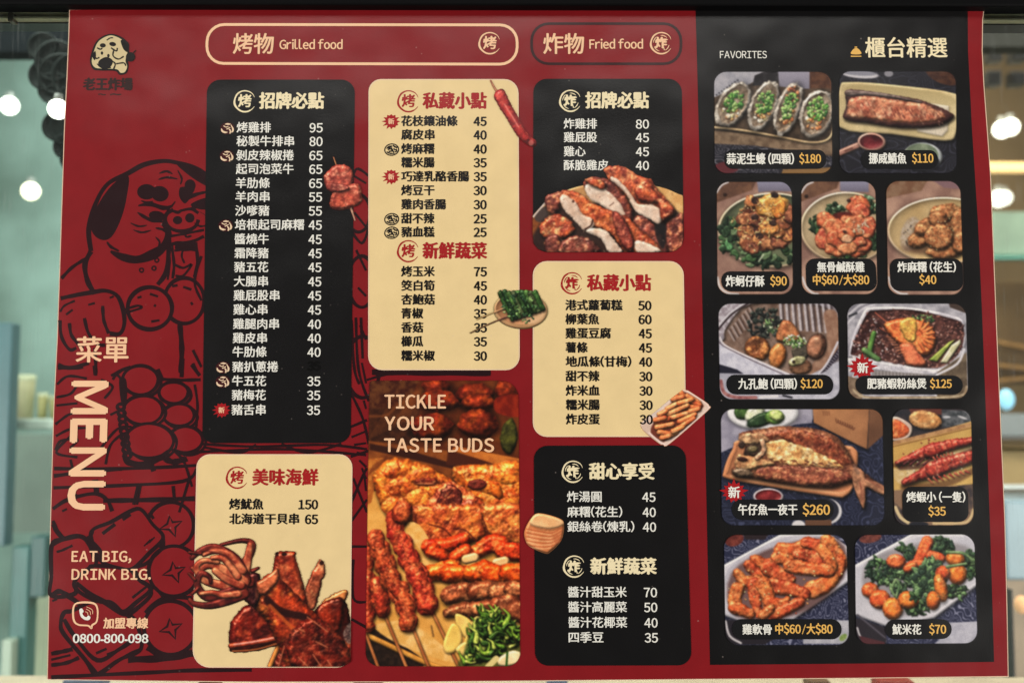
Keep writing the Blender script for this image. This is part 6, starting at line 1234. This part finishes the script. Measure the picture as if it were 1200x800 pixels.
def ph_chicken():
    p = Print(610, 180, 5.217, [(624.5, 192), (801, 192), (801.5, 295.5), (624.5, 295.5)], (40, 30, 28)); p.A[:] = 0
    clip_ = pol([(75, 60), (992, 60), (994, 520), (985, 560), (950, 590), (900, 602), (160, 602), (110, 585), (80, 550), (75, 500)], False)
    p.pc(pol([(60, 430), (150, 300), (300, 215), (500, 180), (800, 195), (950, 240), (1010, 300), (1010, 620), (60, 620)]), (206, 160, 104), (176, 126, 76), r=16, h=.4, ns=40, na=1, alpha=True, shd=0, edge=.8)
    p.fl(pol([(820, 190), (990, 265), (1000, 400), (900, 400), (830, 270)]), (238, 196, 130), (222, 170, 104), 40); p.fl(pol([(60, 400), (140, 340), (150, 600), (60, 620)]), (150, 84, 40), (110, 60, 34), 30, soft=10); p.fl(cap([(78, 385), (155, 295)], 6), (226, 214, 204), alpha=True); p.fl(pol([(85, 390), (150, 320), (170, 380), (120, 420)]), (80, 66, 62))
    p.fl(pol([(160, 380), (420, 300), (900, 330), (990, 420), (990, 610), (130, 610)]), (44, 30, 30), soft=20, a=.9)
    K = dict(ns=11, na=9, wob=7, spec=.6, edge=.3, alpha=True, shd=.85, so=11, sb=14)
    CR = ((206, 98, 56), (140, 54, 40)); 
    def crust(pts, c=CR, c3=(236, 150, 100), r=22): p.pc(pol(pts), c[0], c[1], r=r, h=.9, c3=c3, **K)
    def meat(pts): p.pc(pol(pts), (244, 226, 208), (226, 198, 176), r=18, h=.4, ns=20, na=1.6, wob=4, spec=.25, edge=.7, alpha=True, shd=.5, so=7, sb=10, c3=(216, 184, 160))
    DK = ((150, 74, 58), (92, 44, 42))
    crust([(890, 420), (950, 380), (1000, 380), (1000, 600), (890, 610)], DK); crust([(150, 260), (230, 230), (265, 225), (240, 330), (200, 370), (160, 340)], DK); crust([(120, 440), (200, 370), (300, 400), (330, 470), (250, 520), (140, 510)], CR, (232, 190, 130))
    crust([(150, 520), (230, 500), (240, 600), (160, 610)], DK); crust([(250, 540), (330, 500), (420, 520), (480, 600), (250, 612)], DK, (222, 160, 120))
    crust([(690, 400), (760, 380), (860, 500), (900, 610), (700, 610), (660, 500)], DK, (226, 130, 90))
    # third slice (right)
    crust([(505, 110), (560, 72), (640, 80), (740, 140), (800, 160), (840, 220), (930, 320), (935, 380), (850, 430), (780, 380), (700, 320), (600, 220)], CR); meat([(560, 140), (610, 170), (680, 250), (720, 310), (800, 310), (860, 350), (850, 435), (780, 395), (700, 350), (640, 240), (555, 165)])
    crust([(700, 210), (780, 160), (830, 240), (930, 320), (920, 380), (860, 400), (840, 310), (730, 290)], CR, (244, 160, 110))
    # middle slice
    crust([(385, 175), (440, 140), (540, 160), (640, 260), (690, 370), (640, 460), (560, 330), (420, 230)], DK, (190, 96, 66)); meat([(392, 200), (460, 180), (560, 250), (620, 320), (640, 400), (580, 370), (500, 320), (420, 270)]); crust([(390, 160), (440, 145), (520, 180), (500, 215), (430, 190)], CR, (246, 170, 110), 12)
    crust([(520, 400), (640, 380), (740, 470), (860, 590), (700, 610), (600, 520)], CR)
    # front slice
    crust([(240, 270), (270, 225), (360, 240), (450, 310), (560, 350), (640, 420), (690, 560), (640, 610), (560, 500), (430, 440), (330, 350)], ((224, 116, 62), (170, 70, 44)), (246, 170, 120)); meat([(240, 290), (262, 250), (330, 290), (380, 370), (440, 400), (450, 440), (390, 470), (330, 410), (270, 350)])
    meat([(440, 455), (520, 470), (580, 540), (620, 600), (540, 600), (490, 520), (400, 480)]); meat([(700, 540), (760, 540), (860, 595), (720, 605)])
    p.fl(cap([(395, 462), (430, 440), (442, 405)], 5), (60, 34, 28)); p.fl(ell(322, 292, 7, 9), (80, 50, 40)); p.fl(cap([(545, 320), (570, 300)], 3), (120, 84, 70)); p.fl(pol([(820, 440), (890, 440), (880, 580), (840, 540)]), (34, 32, 34), soft=12, a=.9)
    crust([(560, 360), (620, 380), (690, 520), (660, 600), (600, 520)], ((170, 74, 56), (110, 44, 40)), (220, 120, 90))
    rg = np.random.RandomState(5)
    for k in range(80):
        x = rg.uniform(130, 940); y = rg.uniform(200, 600); an = rg.uniform(0, 3); p.fl(cap([(x, y), (x + 9 * math.cos(an), y + 9 * math.sin(an))], 2), (250, 210, 180) if k % 2 else (96, 36, 30), a=.5 * float(p.A[min(p.A.shape[0] - 1, max(0, int((y - p.Y[0, 0]) / p.st))), min(p.A.shape[1] - 1, max(0, int((x - p.X[0, 0]) / p.st)))]))
    p.A *= 1 - sm(-2, 2, clip_.f(p.X, p.Y))
    p.build('fried_chicken_photo', 7, None, 1.0)
def small_prints():
    # beef cubes on a pick
    p = Print(230, 85, 3.635, [(376, 182), (427, 182), (427, 262), (376, 262)], (150, 60, 50), pitch=.6)
    p.pc(cap([(585, 362), (600, 405)], 3), (190, 150, 100), (150, 110, 70), r=3, alpha=True, shd=0); p.pc(cap([(655, 565), (676, 630)], 6, 3), (236, 200, 170), (206, 160, 130), r=4, alpha=True, shd=0)
    K = dict(ns=7, na=4, wob=3, spec=.55, edge=.35, alpha=True, shd=.6, so=5, sb=8, c3=(236, 150, 120))
    p.pc(pol([(545, 440), (570, 410), (600, 392), (650, 400), (668, 440), (655, 490), (600, 505), (550, 480)]), (190, 84, 66), (140, 50, 44), r=16, **K); p.pc(pol([(570, 545), (590, 500), (640, 480), (690, 475), (706, 520), (700, 560), (640, 580), (580, 582)]), (200, 92, 68), (150, 54, 44), r=16, **K)
    p.pc(pol([(560, 470), (640, 480), (650, 500), (600, 510), (560, 500)]), (150, 64, 54), (110, 40, 38), r=8, **K)
    p.build('beef_skewer_photo', 7, None)
    # long red sausage on a stick
    p = Print(425, 85, 4, [(572, 92), (632, 92), (632, 176), (572, 176)], (170, 50, 50), pitch=.6)
    p.pc(cap([(600, 38), (612, 62), (632, 95)], 3.5, 6), (206, 150, 110), (170, 110, 80), r=4, alpha=True, shd=0); p.pc(cap([(650, 95), (635, 120)], 18), (90, 40, 38), (60, 28, 28), r=8, ns=6, na=2, alpha=True)
    p.pc(cap([(645, 110), (670, 160), (700, 210), (740, 280), (775, 315), (795, 330)], 30, 19), (196, 56, 52), (156, 36, 38), r=22, h=.8, ns=9, na=3, wob=2, spec=.7, alpha=True, shd=0, c3=(222, 90, 76)); p.fl(cap([(665, 150), (700, 205), (730, 255)], 3.5), (250, 170, 150), a=.6, soft=5); p.fl(ell(776, 318, 9, 7), (90, 24, 28)); p.fl(ell(790, 330, 12, 14), (214, 130, 120), a=.6)
    p.build('sausage_photo', 7, None)
    # plate of green pepper skewers
    p = Print(425, 270, 4.705, [(549, 336), (644, 336), (644, 392), (549, 392)], (90, 110, 60), pitch=.6)
    p.pc(ell(872, 440, 150, 103, 3), (206, 166, 120), (180, 134, 90), r=12, h=.6, ns=40, na=.6, alpha=True, shd=0, spec=.4, edge=.6); p.pc(ell(868, 432, 134, 86, 3), (150, 100, 66), (170, 120, 82), r=24, h=-.3, ns=40, na=.8, shd=0, edge=.8); p.fl(ell(930, 430, 76, 86), (226, 190, 146), soft=14, a=.8)
    p.pc(cap([(595, 565), (700, 515), (810, 470)], 4, 5), (110, 60, 44), (84, 44, 36), r=4, alpha=True, shd=.4); p.pc(cap([(630, 490), (700, 462), (790, 425)], 4, 5), (220, 170, 120), (180, 120, 80), r=4, alpha=True, shd=.4)
    rg = np.random.RandomState(2)
    for k in range(9):
        x = 760 + k * 24; c = [(64, 110, 50), (44, 84, 44), (90, 136, 66), (110, 130, 80)][k % 4]
        p.pc(cap([(x, 345 + rg.uniform(-6, 10)), (x + 30, 410), (x + 66 - k * 3, 490 - k * 7)], 17, 13), c, [v * .55 for v in c], r=14, h=.9, ns=8, na=4, wob=4, alpha=True, shd=.7, so=5, sb=8, spec=.5)
    p.scatter(ell(870, 430, 110, 76, 20), 60, 5, 10, [(40, 74, 44), (120, 156, 90), (70, 110, 60), (30, 50, 36)], 'leaf', 3, r=4)
    p.build('pepper_skewer_photo', 7, None)
    # tray of fries-like sweet rolls
    p = Print(740, 450, 10.67, [(748, 454), (832, 454), (832, 523), (748, 523)], (230, 160, 100), pitch=.6)
    p.pc(pol([(110, 520), (300, 340), (600, 100), (690, 75), (940, 240), (965, 290), (930, 340), (480, 730), (400, 755), (330, 730)]), (236, 214, 200), (222, 196, 180), r=18, h=.3, ns=60, na=.6, alpha=True, shd=0, edge=.9, spec=.1)
    p.fl(pol([(100, 520), (270, 400), (560, 120), (500, 130), (290, 330)]), (214, 204, 200), soft=16, a=.8, alpha=False)
    p.fl(pol([(240, 600), (320, 420), (600, 140), (700, 110), (880, 240), (860, 330), (460, 680), (380, 710)]), (110, 44, 30), soft=20, a=.9)
    K = dict(ns=30, na=2, wob=4, spec=.3, edge=.5, shd=.6, so=10, sb=18, c3=(250, 184, 124))
    for k, (a, b, c, d) in enumerate(((620, 110, 700, 200), (560, 150, 640, 210), (700, 150, 840, 230), (520, 190, 640, 160), (740, 210, 850, 260), (450, 310, 560, 250), (600, 240, 760, 190), (660, 290, 840, 290), (470, 370, 700, 270), (350, 380, 430, 340), (480, 430, 740, 350), (740, 340, 840, 310), (600, 470, 790, 380), (320, 480, 460, 440), (320, 540, 510, 500), (560, 570, 780, 430), (350, 600, 480, 620), (430, 660, 560, 610), (520, 590, 640, 540), (300, 450, 420, 420), (380, 670, 470, 650))):
        p.pc(cap([(a, b), (c, d)], 36, 33), [(240, 146, 84), (228, 124, 68), (244, 164, 104)][k % 3], [(212, 104, 60), (196, 84, 50), (222, 128, 76)][k % 3], r=30, h=.9, **K)
    p.fl(cap([(220, 605), (330, 700), (400, 745), (480, 730), (940, 330), (960, 280), (930, 235), (700, 85)], 9), (248, 226, 220), alpha=True)
    p.build('fries_tray_photo', 3.75, None)
    # crisp pastry block
    p = Print(600, 510, 2.858, [(612, 598), (663, 598), (663, 650), (612, 650)], (230, 160, 100), pitch=.55)
    p.pc(pol([(42, 320), (62, 280), (90, 260), (160, 278), (174, 300), (165, 350), (130, 388), (110, 394), (60, 372), (45, 350)]), (238, 164, 108), (220, 134, 80), r=10, h=.7, ns=10, na=1.5, alpha=True, shd=0, spec=.4, edge=.55)
    p.pc(pol([(60, 285), (90, 262), (160, 280), (172, 298), (130, 312), (70, 302)]), (246, 196, 140), (236, 176, 116), r=8, h=.4, ns=10, na=1, shd=.3, edge=.8)
    for k in range(5): p.fl(cap([(48, 312 + k * 13), (90, 320 + k * 13), (132, 326 + k * 11), (168, 308 + k * 10)], 1.6), (186, 92, 56), a=.7); p.fl(cap([(50, 318 + k * 13), (92, 327 + k * 13), (130, 332 + k * 11)], 1.3), (252, 206, 154), a=.6)
    p.fl(ell(150, 345, 12, 16), (200, 110, 66), soft=5, a=.6)
    p.build('pastry_photo', 7, None)
for f_ in (ph_oysters, ph_mackerel, ph_oyster_crisp, ph_popcorn, ph_mochi, ph_abalone, ph_vermicelli, ph_fish, ph_shrimp, ph_wings, ph_squidpop, ph_grill, ph_squid, ph_chicken, small_prints): f_()
flush_text()
# everything printed or built as part of the sheet hangs on it
bpy.context.view_layer.update()
for o in list(COL.objects):
    if o.parent is None and o.get('category') is None and o.get('kind') is None and o.type == 'MESH': under(poster, o)
